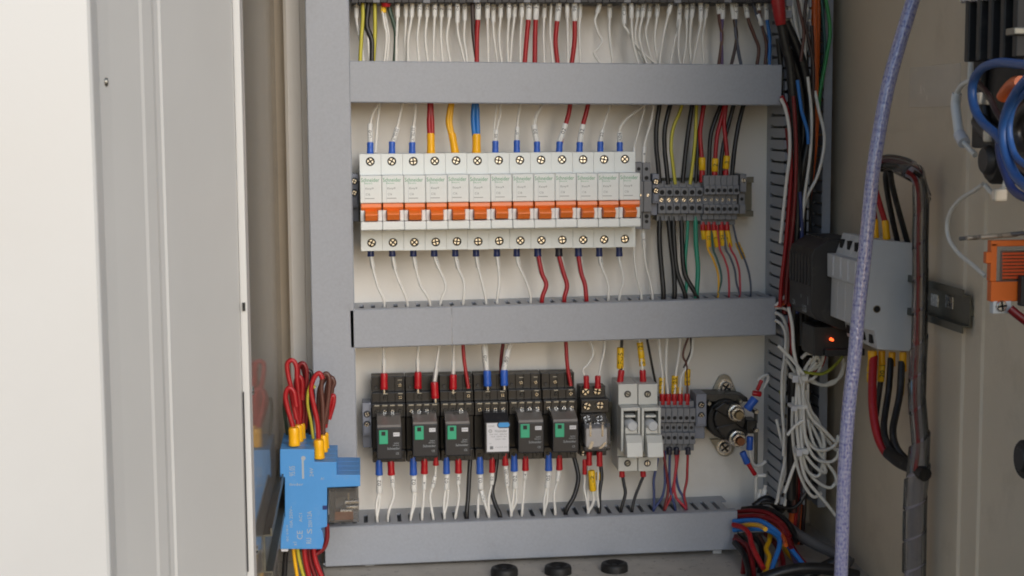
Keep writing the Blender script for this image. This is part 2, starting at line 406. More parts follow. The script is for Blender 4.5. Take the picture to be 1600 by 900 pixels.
def wire(label, color, pts, r=1.35, d=(34, 36), fer=(), slv=(), more=(), group=None, name='wire', cat='wire', snap=None, raw=None, n=8, tip=None):
    """one wire = one thing: conductor(s) > ferrule, marker sleeve (> lettering)"""
    w = raw if raw is not None else lift(pts, d)
    if snap:
        w[-1] = snap_into(w[-1], snap); w.append(w[-1] + Vector((random.uniform(-2, 2), 4, -16)))
    loc = w[-1] if w[-1].z < w[0].z else w[0]
    single = not fer and not slv and not more
    root = None if single else thing(name, label, cat, loc, group)
    mb = MB(); mb.tube(spline(w), r, n=n, uv=(color == 'greenyellow'))
    if single:
        o = mb.build(name, 'wire_'+color, None, origin=loc); tag(o, label, cat, group); return o
    mb.build('conductor', 'wire_'+color, root)
    for m in more:
        mcol = color
        if isinstance(m, tuple): mcol, m = m
        w2 = lift(m, d)
        if snap: w2[-1] = snap_into(w2[-1], snap); w2.append(w2[-1] + Vector((1, 4, -16)))
        MB().tube(spline(w2), r*0.95, n=n, uv=(mcol == 'greenyellow')).build('conductor', 'wire_'+mcol, root)
    d0 = d[0] if isinstance(d, (tuple, list)) else d
    for q in fer:
        x0, y0, x1, y1, wp, c = q[:6]; dd = q[6] if len(q) > 6 else d0
        a, b = P(x0, y0, dd), P(x1, y1, dd); rr = mm(wp, dd)/2
        ring = [a.lerp(b, t) for t in (0, 0.12, 0.45, 0.8, 0.97, 1.0)]
        MB().tube(ring, rr, n=12, radii=[rr*0.84, rr*0.98, rr*0.93, rr*0.98, rr*1.05, rr*0.98]).build('ferrule', 'ferrule_'+c, root)
        if tip: 
            t = (b-a).normalized()
            e0 = a if tip == 'a' else b; sg = -1 if tip == 'a' else 1
            MB().tube([e0, e0 + t*sg*mm(7, dd)], rr*0.62, n=8).build('crimp', 'steel', root)
    for q in slv:
        x0, y0, x1, y1, wp, t, c = q[:7]; dd = q[7] if len(q) > 7 else d0
        a, b = P(x0, y0, dd), P(x1, y1, dd); rr = mm(wp, dd)/2
        s = MB().tube([a, a.lerp(b, 0.04), a.lerp(b, 0.5), a.lerp(b, 0.96), b], rr, n=12, radii=[rr*0.86, rr, rr, rr, rr*0.86]).build('marker_sleeve', 'sleeve_'+c, root)
        s['_o'] = root['_o']
        if t:
            lo, hi = (a, b) if a.z < b.z else (b, a)
            ax = (hi-lo).normalized(); up = EYE.cross(ax)
            L = (hi-lo).length*0.78; _, _, tw, th = text_geo(t)
            h = rr*1.25; wd = min(L, h*tw/th*1.15)
            tb = MB(); put_text(tb, t, (lo+hi)/2, ax, up, height=h, width=wd, e=EYE, cyl_r=rr)
            tb.build('lettering', 'print_black', s)
    return root

# ================================================================== the cabinet
XW = 420.0                                    # inner face of the right side wall
XL = -76.0                                    # inner face of the left side wall
ZF, ZT = -380.0, 430.0
DF = 408.0                                    # depth of the cabinet's front rim
cab = thing('cabinet', 'cream painted steel cabinet housing with rubber glands in its floor', 'cabinet', (165, 0, ZF))
MB().box(XL-2, XW+2, 40, 42, ZF-2, ZT).build('back_wall', 'wall_paint', cab)
b = MB(); b.box(XW, XW+2, -DF-260, 39.8, ZF-2, ZT)  # runs on past the front rim, unseen, added to shade the right side
for px_, w_ in ((1506, 5), (1537, 4)):        # shallow pressed ribs running up the side wall
    p = W(px_, 450, XW); b.prism([(XW+0.1, p.y-w_), (XW-1.6, p.y-w_*0.5), (XW-1.6, p.y+w_*0.5), (XW+0.1, p.y+w_)], 'z', ZF+2, ZT-2)
b.build('side_wall', 'wall_paint', cab)
MB().box(XL-2, XL, -DF, 39.8, ZF-2, ZT).build('side_wall', 'wall_paint', cab)
MB().box(XL, XW, -DF, 39.8, ZF-2, ZF).build('floor_plate', 'floor_paint', cab)
MB().box(XL-2, XW+2, -DF, 42, ZT+0.2, ZT+2).build('roof_plate', 'wall_paint', cab)
rim_l = P(374.5, 450, DF+1).x; rim_r = P(386, 450, DF+1).x
MB().box(rim_l, rim_r, -DF-2, -DF-0.1, ZF-2, ZT).build('front_rim', 'door_paint', cab, bevel=0.5)
g0, g1 = P(383, 612, DF+3), P(385, 893, DF+3)
MB().box(g0.x-1.2, g1.x+1.4, -DF-4.5, -DF-2.05, g1.z, g0.z).build('gasket', 'rubber_black', cab, bevel=0.4)
g0, g1 = P(381, 473, DF+3), P(381, 486, DF+3)
MB().box(g0.x-0.9, g0.x+0.8, -DF-3.2, -DF-2.05, g1.z, g0.z).build('gasket_stub', 'rubber_black', cab)
for px_, py_ in ((788, 886), (872, 883), (960, 879)):
    # rubber glands standing in the floor
    r = RM.inverted() and ray(px_, py_); t = (ZF+7 - CAMP.z)/r.z; c = CAMP + r*t
    R_ = mm(22, -c.y)
    gl = thing('cable_gland', {788: 'black rubber cable gland in the cabinet floor, leftmost of three', 872: 'black rubber cable gland in the cabinet floor, middle of three', 960: 'black rubber cable gland in the cabinet floor, rightmost of three'}[px_], 'cable gland', (c.x, c.y, ZF), 'rubber glands in the cabinet floor')
    prof = [(R_, 0), (R_, 4), (R_*0.94, 6.5), (R_*0.72, 7.5), (R_*0.62, 6.0), (R_*0.40, 5.0), (R_*0.32, 2)]
    m = MB(); n = 24; vs = [(c.x+q*math.cos(2*math.pi*i/n), c.y+q*math.sin(2*math.pi*i/n), ZF+z+0.1) for q, z in prof for i in range(n)]
    fs = [(k*n+i, k*n+(i+1) % n, (k+1)*n+(i+1) % n, (k+1)*n+i) for k in range(len(prof)-1) for i in range(n)]
    m.add(vs, fs, 0, True); m.add(vs[-n:], [tuple(range(n))], 0); m.build('rubber_ring', 'rubber_black', gl)
    m = MB().cyl((c.x, c.y, ZF+2.2), (c.x, c.y, ZF+5.4), R_*0.27, R_*0.2, 12).build('plug', 'rubber_black', gl)

# mounting panel with folded edge
p0, p1 = P(452, 450, 0).x, P(1238, 450, 0).x
pan = thing('mounting_panel', 'cream painted mounting plate behind the breakers and ducts', 'mounting plate', (160, 0, ZF+20))
MB().box(p0+14, p1, 0, 3, ZF+3, ZT-10).build('plate', 'panel_paint', pan, bevel=0.5)
MB().prism([(p0, 16), (p0, 1), (p0+2.5, -1.2), (p0+13.8, -1.2), (p0+13.8, 0.8), (p0+3, 0.8), (p0+2, 2.5), (p0+2, 16)], 'z', ZF+3, ZT-10).build('folded_edge', 'panel_paint', pan)

# glossy clear sheet standing inside the left wall
xs = -67.8
ac = thing('acrylic_sheet', 'clear glossy acrylic sheet standing along the left inner wall', 'acrylic sheet', (xs, -240, ZF))
MB().box(xs-3, xs, -400, -30, ZF+0.2, ZT-5).build('sheet', 'acrylic', ac)
MB().box(xs-3.4, xs+0.3, -401.6, -400.05, ZF+0.2, ZT-5).build('polished_edge', 'acrylic_edge', ac, bevel=0.3)
for py_ in (612, 862):
    q = P(398, py_, 399); MB().cyl((xs, q.y+4, q.z), (xs+1.2, q.y+4, q.z), 3.2, 2.4, 12).build('rivet', 'steel', ac)

# the open door on the left: folded pan with stiffening channel along its free edge
dr = thing('enclosure_door', 'white painted steel door standing open on the left', 'door', (-80, -560, ZF))
def DP(px, d): q = P(px, 450, d); return (q.x, q.y)
h0 = DP(374.2, DF+4); e0 = DP(160, 575)
def along(t, off=0.0):
    hx, hy = h0; ex, ey = e0; dx, dy = ex-hx, ey-hy; L = math.hypot(dx, dy); nx, ny = -dy/L, dx/L
    if nx < 0: nx, ny = -nx, -ny
    return (hx+dx*t+nx*off, hy+dy*t+ny*off)
def tpx(px):                                    # parameter on the door line for a photo column
    lo, hi = 0.0, 1.0
    for _ in range(40):
        mid = (lo+hi)/2; x, y = along(mid); d = -y
        px_m = 800 + 0
        v = RM.inverted() @ (Vector((x, y, 0)) - CAMP); pxx = 800 + FPX*(v.x/-v.z)
        if pxx > px: lo = mid
        else: hi = mid
    return lo
ta, tb, tc_ = tpx(252), tpx(240), tpx(226)
prof = [along(0), along(0.02, 0.6), along(ta-0.01, 0.6), along(ta, -0.2), along((ta+tb)/2, -0.3), along(tb, 0.55), along(tc_, 0.5), along(tc_+0.015, -0.1), along(0.9, -0.5), along(0.97, -0.3), along(1.0, 0.8)]
back = [along(1.0, -4), along(0, -4)]
MB().prism(prof + back, 'z', ZF-30, ZT).build('door_skin', 'door_paint', dr)
q0 = along(1.0, 5.0)
c0 = DP(158, 600); c1 = DP(-160, 622)
MB().prism([(c0[0]-1.2, c0[1]+3), (c0[0], c0[1]+1), (c0[0]-0.4, c0[1]-1), (c0[0]-1.6, c0[1]-2.4), (c1[0], c1[1]), (c1[0], c1[1]+24), (c0[0]-1.2, c0[1]+24)], 'z', ZF-30, ZT).build('edge_channel', 'door_paint', dr)
q = P(175, 110, 730)
MB().cyl((along(0.93)[0]-0.5, along(0.93)[1], q.z), (along(0.93)[0]+0.6, along(0.93)[1], q.z), 2.3, 1.9, 12).build('screw_cap', 'steel_dull', dr)

# ================================================================== wiring ducts
def fit(px4, d):
    tl, tr, br, bl = [P(x, y, d) for x, y in px4]
    return tl, tr, br, bl
def duct(key, label, px4, depth, pitch, lids, up_fingers=True, phase_px=None, group='grey slotted wiring ducts'):
    tl, tr, br, bl = fit(px4, depth)
    ml, mr = (tl+bl)/2, (tr+br)/2
    ux = (mr-ml); ux.y = 0; L = ux.length; ux.normalize(); uz = Vector((-ux.z, 0, ux.x)); uy = Vector((0, 1, 0))
    H = ((tl-bl).length + (tr-br).length)/2; c = (ml+mr)/2
    c0 = Vector((c.x, 0, c.z))
    def T(u, w, d): return c0 + ux*u + uz*w + Vector((0, -d, 0))
    root = thing('wiring_duct', label, 'wiring duct', c0, group)
    def slab(mb, u0, u1, w0, w1, d0, d1, mi=0):
        mb.hexa([T(u0,w0,d1), T(u1,w0,d1), T(u1,w0,d0), T(u0,w0,d0), T(u0,w1,d1), T(u1,w1,d1), T(u1,w1,d0), T(u0,w1,d0)], mi)
    h = H/2 - 1.2
    b = MB(); slab(b, -L/2, L/2, -h, h, 0.3, 2.3); slab(b, -L/2, L/2, h-1.6, h, 2.3, 18); slab(b, -L/2, L/2, -h, -h+1.6, 2.3, 18)
    b.build('duct_base', 'duct_grey', root)
    ph = 0.0
    if phase_px: ph = (P(phase_px[0], phase_px[1], 40) - c0).dot(ux)
    DUCTS[key] = dict(c=c0, ux=ux, phase=ph, pitch=pitch)
    k0 = math.ceil((-L/2 - ph)/pitch - 0.5); k1 = math.floor((L/2 - ph)/pitch - 0.5)
    comb = MB(); fd = None
    for k in range(k0, k1+1):
        u = ph + (k+0.5)*pitch; fw = pitch*0.31
        slab(comb, u-fw, u+fw, -h, -h+1.6, 18, depth-1.8)
        if up_fingers:
            if fd is None:
                f = MB(); slab(f, u-fw, u+fw, h-1.6, h, 18, depth-1.8)
                fd = f.build('finger', 'duct_grey', root); u_ref = u
            else:
                o = fd.copy(); COL.objects.link(o); o.parent = root; o.location = ux*(u-u_ref)*S
        else: slab(comb, u-fw, u+fw, h-1.6, h, 18, depth-1.8)
    o = comb.build('finger_comb', 'duct_grey', root); o['kind'] = 'stuff'
    h2 = H/2; lx = [-L/2] + [(P(x, px4[0][1]+30, depth)-c0).dot(ux) for x in lids] + [L/2]
    for a, e in zip(lx[:-1], lx[1:]):
        g = 0.35 if e != lx[-1] else 0; g2 = 0.35 if a != lx[0] else 0
        # lid: folded sheet with two lips, a hair proud of the fingers
        ring = [(-h2, depth-9), (-h2, depth-0.9), (-h2+0.9, depth), (h2-0.9, depth), (h2, depth-0.9), (h2, depth-9), (h2-1.0, depth-9), (h2-1.0, depth-1.4), (-h2+1.0, depth-1.4), (-h2+1.0, depth-9)]
        n = len(ring); m = MB()
        vs = [T(a+g2, w, d) for w, d in ring] + [T(e-g, w, d) for w, d in ring]
        fs = [(i, (i+1) % n, n+(i+1) % n, n+i) for i in range(n)] + [(0,1,8,9), (1,2,3,4,7,8), (4,5,6,7)] + [(n+9,n+8,n+1,n), (n+8,n+7,n+4,n+3,n+2,n+1), (n+7,n+6,n+5,n+4)]
        m.add(vs, fs)
        m.build('duct_lid', 'duct_grey', root)
        if e != lx[-1]:
            m = MB(); zz = -h2
            while zz < h2:
                st = random.uniform(1.5, 5)
                slab(m, e-0.34, e-0.34+random.uniform(0.3, 0.75), zz, min(h2, zz+st), depth-2, depth+0.25); zz += st
            m.build('sawn_edge', 'duct_edge', root)
    return root
duct('top', 'horizontal grey duct above the row of white breakers', [(547, 95), (1221, 101), (1221, 165), (547, 160)], 60, 9.7, [], up_fingers=False, phase_px=(575, 95))
duct('mid', 'horizontal grey duct with jointed lid between breakers and relays', [(548, 484), (1212, 464.5), (1212, 524), (548, 544.5)], 60, 9.7, [706], phase_px=(618, 466))
duct('low', 'horizontal grey duct below the black relays', [(510, 824), (1152, 798), (1152, 859), (506, 886)], 60, 9.7, [], phase_px=(624, 804))
for x_ in (578, 1120):                            # lower duct clips
    q = P(x_, 884 if x_ < 800 else 861, 50); root = [r for r in ROOTS if r['label'].startswith('horizontal grey duct below')][0]
    MB().box(q.x-4, q.x+4, q.y-2, q.y+5, q.z-4, q.z+4).build('clip', 'duct_edge', root, bevel=0.4)

# left vertical duct (closed lid)
p = P(476, 20, 60); q = P(545.5, 20, 60)
vd = thing('wiring_duct', 'tall vertical grey duct left of the breakers, lid closed', 'wiring duct', ((p.x+q.x)/2, 0, ZF+30), 'grey slotted wiring ducts')
x0, x1 = p.x+0.3, q.x
ZV = ZF+48
MB().box(x0+1.2, x1-1.2, -2.3, -0.3, ZV, ZT-15).build('duct_base', 'duct_grey', vd)
ring = [(x0, -51), (x0, -59.1), (x0+0.9, -60), (x1-0.9, -60), (x1, -59.1), (x1, -51), (x1-1, -51), (x1-1, -58.6), (x0+1, -58.6), (x0+1, -51)]
m = MB(); n = len(ring); z0, z1 = ZV, ZT-15
vs = [(x, y, z0) for x, y in ring] + [(x, y, z1) for x, y in ring]
m.add(vs, [(i, (i+1) % n, n+(i+1) % n, n+i) for i in range(n)] + [(0,1,8,9), (1,2,3,4,7,8), (4,5,6,7)])
m.build('duct_lid', 'duct_grey', vd)
m = MB(); z = z0+4
while z < z1-8:
    for xx in (x0+1.2, x1-2.8): m.box(xx, xx+1.6, -58.2, -2.3, z-3, z+3)
    z += 9.7
o = m.build('finger_comb', 'duct_grey', vd); o['kind'] = 'stuff'

# right vertical duct (no lid, fingers showing)
def open_duct(label, X, y0, d1, w, zlo, zhi, pitch, slot, lid=False):
    r = thing('wiring_duct', label, 'wiring duct', (X+w/2, 0, zlo), 'grey slotted wiring ducts')
    MB().box(X, X+w, -y0-2, -y0, zlo, zhi).build('duct_base', 'duct_grey', r)
    m = MB().box(X, X+1.6, -y0-12, -y0-2, zlo, zhi); m.build('side_strip', 'duct_grey', r)
    first = None; z = zlo+pitch/2; comb = MB()
    while z < zhi:
        hw = pitch/2 - slot/2
        if first is None:
            prof = [(-y0-12, z-hw), (-y0-12, z+hw), (-y0-19, z+hw), (-y0-22, z+hw), (-d1+3, z+hw), (-d1, z+hw-0.8), (-d1, z-hw+0.8), (-d1+3, z-hw), (-y0-22, z-hw), (-y0-20, z-hw+1.1), (-y0-14, z-hw+1.1)]
            f = MB().prism(prof, 'x', X, X+1.7)
            f.prism([(X+1.7, -d1), (X+1.7, -d1+1.6), (X+5, -d1+1.6), (X+5, -d1)], 'z', z-hw+0.8, z+hw-0.8)
            first = f.build('finger', 'duct_grey', r); zr = z
        else:
            o = first.copy(); COL.objects.link(o); o.parent = r
            o.location = Vector((random.uniform(-.25, .25), 0, z-zr))*S; o.rotation_euler = (0, 0, 0)
        comb.box(X+w-1.6, X+w, -d1, -y0-2, z-hw, z+hw)
        z += pitch
    o = comb.build('finger_comb', 'duct_grey', r); o['kind'] = 'stuff'
    if lid:
        MB().box(X+0.2, X+w+0.6, -d1-1.5, -d1-0.1, zlo, zhi).build('duct_lid', 'duct_grey', r, bevel=0.4)
    return r
open_duct('open vertical duct of grey fingers right of the terminal blocks', P(1201, 165, 5).x, 0.3, 58, 22, -338, 235, 10.05, 2.0)
open_duct('narrow vertical duct on the side wall behind orange cable', 403.5, 0.3, 38, 7, -345, 260, 10.05, 2.0, True)

# ================================================================== DIN rails
def rail(label, x0, x1, z, depth0=6):
    r = thing('din_rail', label, 'mounting rail', ((x0+x1)/2, 0, z), 'steel mounting rails')
    d = depth0
    prof = [(-1-0, z-17.5), (-1-0, z-12.5)]
    pr = [(-d-7.5, z-17.5), (-d-7.5, z-12.5), (-d-1, z-12.5), (-d-1, z+12.5), (-d-7.5, z+12.5), (-d-7.5, z+17.5), (-d-6.3, z+17.5), (-d-6.3, z+13.7), (-d, z+13.7), (-d, z-13.7), (-d-6.3, z-13.7), (-d-6.3, z-17.5)]
    MB().prism(pr, 'x', x0, x1).build('rail_profile', 'rail_steel', r)
    for xx in (x0+8, (x0+x1)/2, x1-8): MB().box(xx-5, xx+5, -d, -0.05, z-6, z+6).build('spacer', 'steel_dull', r)
    return r
z1r = P(780, 312, 20).z
rail('steel rail behind the row of white breakers', P(549, 310, 14).x, P(1174, 310, 14).x, z1r, 14)
z2r = P(780, 664, 20).z
rail('steel rail behind the black relay sockets', P(567, 664, 14).x, P(1100, 664, 14).x, z2r, 10)

def screw(parent, x, y, z, r, mname='steel', slot='cross', rot=None, h=1.2):
    """pan-head screw facing the front, its cross or slot painted on as dark shade"""
    rot = random.uniform(0, 3.1) if rot is None else rot
    m = MB().cyl((x, y, z), (x, y-h, z), r, r*0.94, 14, chamfer=r*0.18)
    for k in range(2 if slot == 'cross' else 1):
        a = rot + k*math.pi/2; c, s_ = math.cos(a), math.sin(a); L, w = r*0.78, r*0.17
        pts = [(-L, -w), (L, -w), (L, w), (-L, w)]
        m.prism([(x+u*c-v*s_, z+u*s_+v*c) for u, v in pts], 'y', y-h-0.03, y-h+0.3, 1)
    return m.build('screw', [mname, 'hole_shade'], parent)

def end_bracket(label, x0, x1, y0p, y1p, d, sc, group='grey end brackets on the rails', m='terminal_blue_grey'):
    a, b = P(x0, y0p, d), P(x1, y1p, d)
    r = thing('end_bracket', label, 'end bracket', ((a.x+b.x)/2, -14, b.z), group)
    H = a.z-b.z
    body = MB(); body.box(a.x, b.x, -d, -20, b.z+H*0.30, a.z); body.box(a.x, b.x, -d+7, -20, b.z, b.z+H*0.30-0.1)
    body.box(a.x+0.8, b.x-0.8, -d-1.2, -d+0.1, b.z+H*0.34, b.z+H*0.52)
    body.build('bracket_body', m, r, bevel=0.5)
    for yy in sc:
        q = P((x0+x1)/2, yy, d)
        MB().cyl((q.x, -d-0.05, q.z), (q.x, -d-0.35, q.z), 3.0, 3.0, 14).build('screw_well', 'hole_shade', r)
        screw(r, q.x, -d-0.3, q.z, 2.3, 'steel')
    return r
end_bracket('grey end bracket left of the first white breaker', 546, 561, 272, 347, 42, (283, 301))
end_bracket('grey end bracket left of the first black relay socket', 566, 581, 630, 702, 42, (647, 663))

# ================================================================== breakers
dT, dM, dG = 50.0, 73.0, 81.0
xa, xb = P(562.5, 300, dM).x, P(1000.5, 300, dM).x
pit = (xb-xa)/13
def zz(py, d): return P(780, py, d).z
zb = zz(389, dT)
br = thing('circuit_breaker', 'white circuit breaker with orange toggle, first from the left in the row', 'circuit breaker', (xa, -14, zb), 'white breakers in the row')
w = pit - 0.22; x0, x1 = xa+0.11, xa+0.11+w
m = MB()
zt0, zt1 = zz(272.3, dT), zz(238.8, dT)
cx = xa + pit*0.5
zs1 = zz(250.5, dT); zs0 = zz(376.5, dT)
m.box(x0, x1, -dT+7.5, -16, zb, zt1)                              # core
m.holeplate(x0, x1, zt0, zt1, -dT, cx, zs1, 3.75, 6.0, 18, 0, 1)
m.add([(x0,-dT,zt1),(x1,-dT,zt1),(x1,-dT+7.5,zt1),(x0,-dT+7.5,zt1)], [(0,1,2,3)])
m.add([(x0,-dT,zt0),(x0,-dT,zt1),(x0,-dT+7.5,zt1),(x0,-dT+7.5,zt0)], [(0,1,2,3)]); m.add([(x1,-dT,zt0),(x1,-dT+7.5,zt0),(x1,-dT+7.5,zt1),(x1,-dT,zt1)], [(0,1,2,3)])
zl1 = zz(357.5, dT)
m.holeplate(x0, x1, zb, zl1, -dT, cx, zs0, 3.75, 6.0, 18, 0, 1)
m.add([(x0,-dT,zb),(x0,-dT+7.5,zb),(x1,-dT+7.5,zb),(x1,-dT,zb)], [(0,1,2,3)])
m.add([(x0,-dT,zb),(x0,-dT,zl1),(x0,-dT+7.5,zl1),(x0,-dT+7.5,zb)], [(0,1,2,3)]); m.add([(x1,-dT,zb),(x1,-dT+7.5,zb),(x1,-dT+7.5,zl1),(x1,-dT,zl1)], [(0,1,2,3)])
m.build('housing', ['breaker_white', 'hole_shade'], br)
zo1, zo0 = zz(315.2, dM), zz(343.0, dM)
za1 = zz(272.3, dM); zbar = zz(357.0, dM)
m = MB(); m.box(x0, x1, -dM, -dT+0.1, zo1, za1); m.build('front_cover', 'breaker_white', br, bevel=0.7)
m = MB(); zc = zz(326.0, dM)
wl_ = pit*0.19
m.box(x0, x0+wl_, -dM, -dT+0.1, zo0, zc); m.box(x1-wl_, x1, -dM, -dT+0.1, zo0, zc); m.box(x0+wl_-0.1, x1-wl_+0.1, -dM+12, -dT+0.1, zo0, zo1)
m.build('toggle_frame', 'breaker_white', br, bevel=0.6)
m = MB(); m.box(x0, x1, -dM-3, -dT+0.1, zbar, zo0-0.15); m.build('label_holder', 'breaker_white', br, bevel=0.8)
MB().box(x0+pit*0.2, x1-0.3, -dM-3.25, -dM-2.9, zbar+0.9, zo0-3.2).build('label_window', 'breaker_white', br)
m = MB(); m.prism([(-dM+12, zo1-0.3), (-dM-1.5, zo1-0.3), (-dM-2.2, zo1-3.5), (-dM-0.2, zc-0.2), (-dM+12, zc-0.2)], 'x', x0+0.5, x1-0.5)
m.build('toggle_bar', 'toggle_orange', br, bevel=0.4)
m = MB(); xt0, xt1 = x0+pit*0.21, x1-pit*0.21
m.prism([(-dM+11, zc+1.2), (-dM-1, zc+0.2), (-dG, zc-2.5), (-dG-0.6, zc-3.6), (-dM-5, zo0+0.8), (-dM+11, zo0+0.4)], 'x', xt0, xt1)
tg = m.build('toggle', 'toggle_orange', br, bevel=0.4)
tb = MB(); put_text(tb, 'I', ((xt0+xt1)/2, -dM-6.15, zo0+3.0), (1,0,0), (0,0.2,1), height=1.9); tb.build('lettering', 'print_black', tg)
screw(br, cx, -dT+3.2, zs1, 3.4, 'steel', rot=0.6, h=2.2); screw(br, cx, -dT+3.2, zs0, 3.4, 'steel', rot=1.1, h=2.2)
yf = -dM-0.08
tb = MB(); put_text(tb, 'Schneider', (cx-0.6, yf, zz(279.5, dM)), (1,0,0), (0,0,1), height=3.3, width=15.0)
put_text(tb, 'Electric', (cx-2.0, yf, zz(284.5, dM)), (1,0,0), (0,0,1), height=1.1, width=6.5)
tb.build('lettering', 'print_green', br)
tb = MB(); put_text(tb, 'Easy9', (cx-1.2, yf, zz(292.5, dM)), (1,0,0), (0,0,1), height=2.0, width=6.6)
put_text(tb, 'C16', (cx-2.6, yf, zz(301.6, dM)), (1,0,0), (0,0,1), height=1.9, width=3.4)
tb.box(cx-5, cx+2.8, yf, yf+0.05, zz(308.2, dM), zz(307.4, dM)); tb.build('lettering', 'print_grey', br)
MB().box(x0+3.6, x0+3.75, yf, yf+0.06, zz(313, dM), zz(275, dM)).build('printed_line', 'print_pale', br)
tbl = child_table(br)
BRK = [br]
marks = ['first', 'second', 'third', 'fed by thick twin red wires', 'fed by thick yellow wire', 'fed by thick blue wire', 'seventh', 'eighth', 'ninth',
         'tenth', 'eleventh', 'twelfth', 'last']
for i in range(1, 13):
    c = copy_tree(br, None, tbl); c.location = br.location + Vector((pit*i, random.uniform(-.4, .4), random.uniform(-.15, .15)))*S
    for ch in [k for k in bpy.data.objects if k.parent == c and k.name.startswith('screw')]:
        pass
    what = marks[i]
    c['label'] = ('white circuit breaker with orange toggle, ' + (what if what.startswith('fed') else (what if what != 'last' else 'rightmost') + ' from the left' if what != 'last' else 'rightmost, beside the grey terminals'))
    BRK.append(c)
bpy.context.view_layer.update()
# no two levers or heights quite alike
for c in BRK:
    for ch in c.children:
        if ch.name.startswith('toggle') and not ch.name.startswith(('toggle_bar', 'toggle_frame')):
            ch.location.y += random.uniform(-0.0006, 0.0008); ch.location.z += random.uniform(-0.0004, 0.0003)
        elif ch.name.startswith('label_window'): ch.location.x += random.uniform(-0.0006, 0.0004)
# turn each screw head its own way (shared meshes, own rotation about its centre)
for c in BRK[1:]:
    for ch in c.children:
        if ch.name.startswith('screw'):
            zc_ = zs1 if sum(v.co.z for v in ch.data.vertices) / len(ch.data.vertices) * 1000 > (zs1+zs0)/2 - zb else zs0
            piv = Vector((cx-xa, -dT+3.2+14, zc_-zb))*S
            a = random.uniform(0, 6.28); Rm = Matrix.Rotation(a, 4, 'Y')
            ch.matrix_basis = Matrix.Translation(piv) @ Rm @ Matrix.Translation(-piv)

# ================================================================== terminal blocks of the breaker row
def dark_hole(mb, x, z, d, r, mi=1): mb.cyl((x, -d-0.05, z), (x, -d-0.25, z), r, r, 10, mi)
def slab_thing(name, label, cat, x0, x1, yt, yb, d, m, group, tiers, holes, screws=(), d0=14, bev=0.35):
    """tiers: (y_top, y_bottom, depth) in photo rows; holes/screws: (row, depth, radius)"""
    xm = (x0+x1)/2
    a = P(x0, yb, d); e = P(x1, yb, d)
    r = thing(name, label, cat, ((a.x+e.x)/2, -d0, a.z), group)
    m_ = MB()
    for t0, t1, dd in tiers:
        z1 = P(xm, t0, dd).z; z0 = P(xm, t1, dd).z
        m_.box(a.x+0.08, e.x-0.08, -dd, -d0-0.5, z0, z1)
    m_.build('block_body', m, r, bevel=bev)
    for yy, dd, rr in holes:
        q = P(xm, yy, dd); MB().cyl(((a.x+e.x)/2, -dd-0.04, q.z), ((a.x+e.x)/2, -dd-0.2, q.z), rr, rr, 12).build('wire_port', 'hole_shade', r)
    for yy, dd, rr in screws:
        q = P(xm, yy, dd); screw(r, (a.x+e.x)/2, -dd-0.05, q.z, rr, 'steel', slot='slot', h=0.7)
    return r
for k, (x0, x1) in enumerate(((995, 1006), (1006.3, 1019))):
    slab_thing('terminal_block', ['slim tall grey terminal block touching the rightmost white breaker', 'tall grey terminal block with two lower ports, beside the slim one'][k],
               'terminal block', x0, x1, 254, 358, 48, 'terminal_grey', 'grey terminal blocks right of the breakers',
               [(254, 283, 40), (283, 331, 46), (331, 358, 41)], [(264, 40, 1.6), (278, 40, 1.8), (338, 41, 1.9), (346, 41, 1.6)], [(305, 46, 1.5)])
end_bracket('blue-grey end bracket between tall terminals and the terminal strip', 1019.6, 1029.6, 272, 337, 44, (284, 298))
for k in range(6):
    x0 = 1030.3 + k*11.75; x1 = x0+11.6
    slab_thing('terminal_block', f'wide grey terminal block, {ORD[k]} from the left in the strip under black wires', 'terminal block', x0, x1, 282, 345, 46,
               'terminal_grey', 'grey terminal blocks right of the breakers',
               [(283, 293, 34), (293, 306.5, 41), (306.5, 318, 37), (318, 333.5, 41), (333.5, 345, 34)], [(300.5, 41, 2.1), (325, 41, 2.1)], [(312.5, 37, 2.1)])
for k in range(6):
    x0 = 1101.2 + k*9.15; x1 = x0+9.0
    slab_thing('terminal_block', f'narrow grey terminal block, {ORD[k]} from the left above the yellow markers', 'terminal block', x0, x1, 272, 352, 50,
               'terminal_grey', 'grey terminal blocks right of the breakers',
               [(274, 290, 44), (290, 304, 47), (304, 319.5, 40), (319.5, 334, 46), (334, 343, 40), (343, 351, 34)], [(297.5, 47, 1.75), (326.5, 46, 1.75)], [(312, 40, 1.5)])
slab_thing('end_plate', 'grey end bracket with one screw right of the narrow terminals', 'end bracket', 1156.6, 1166.5, 272, 334, 46, 'terminal_grey', 'grey end brackets on the rails',
           [(272, 300, 45), (300, 320, 40), (320, 334, 43)], [(311, 40, 1.5)], [(282, 45, 2.2)])

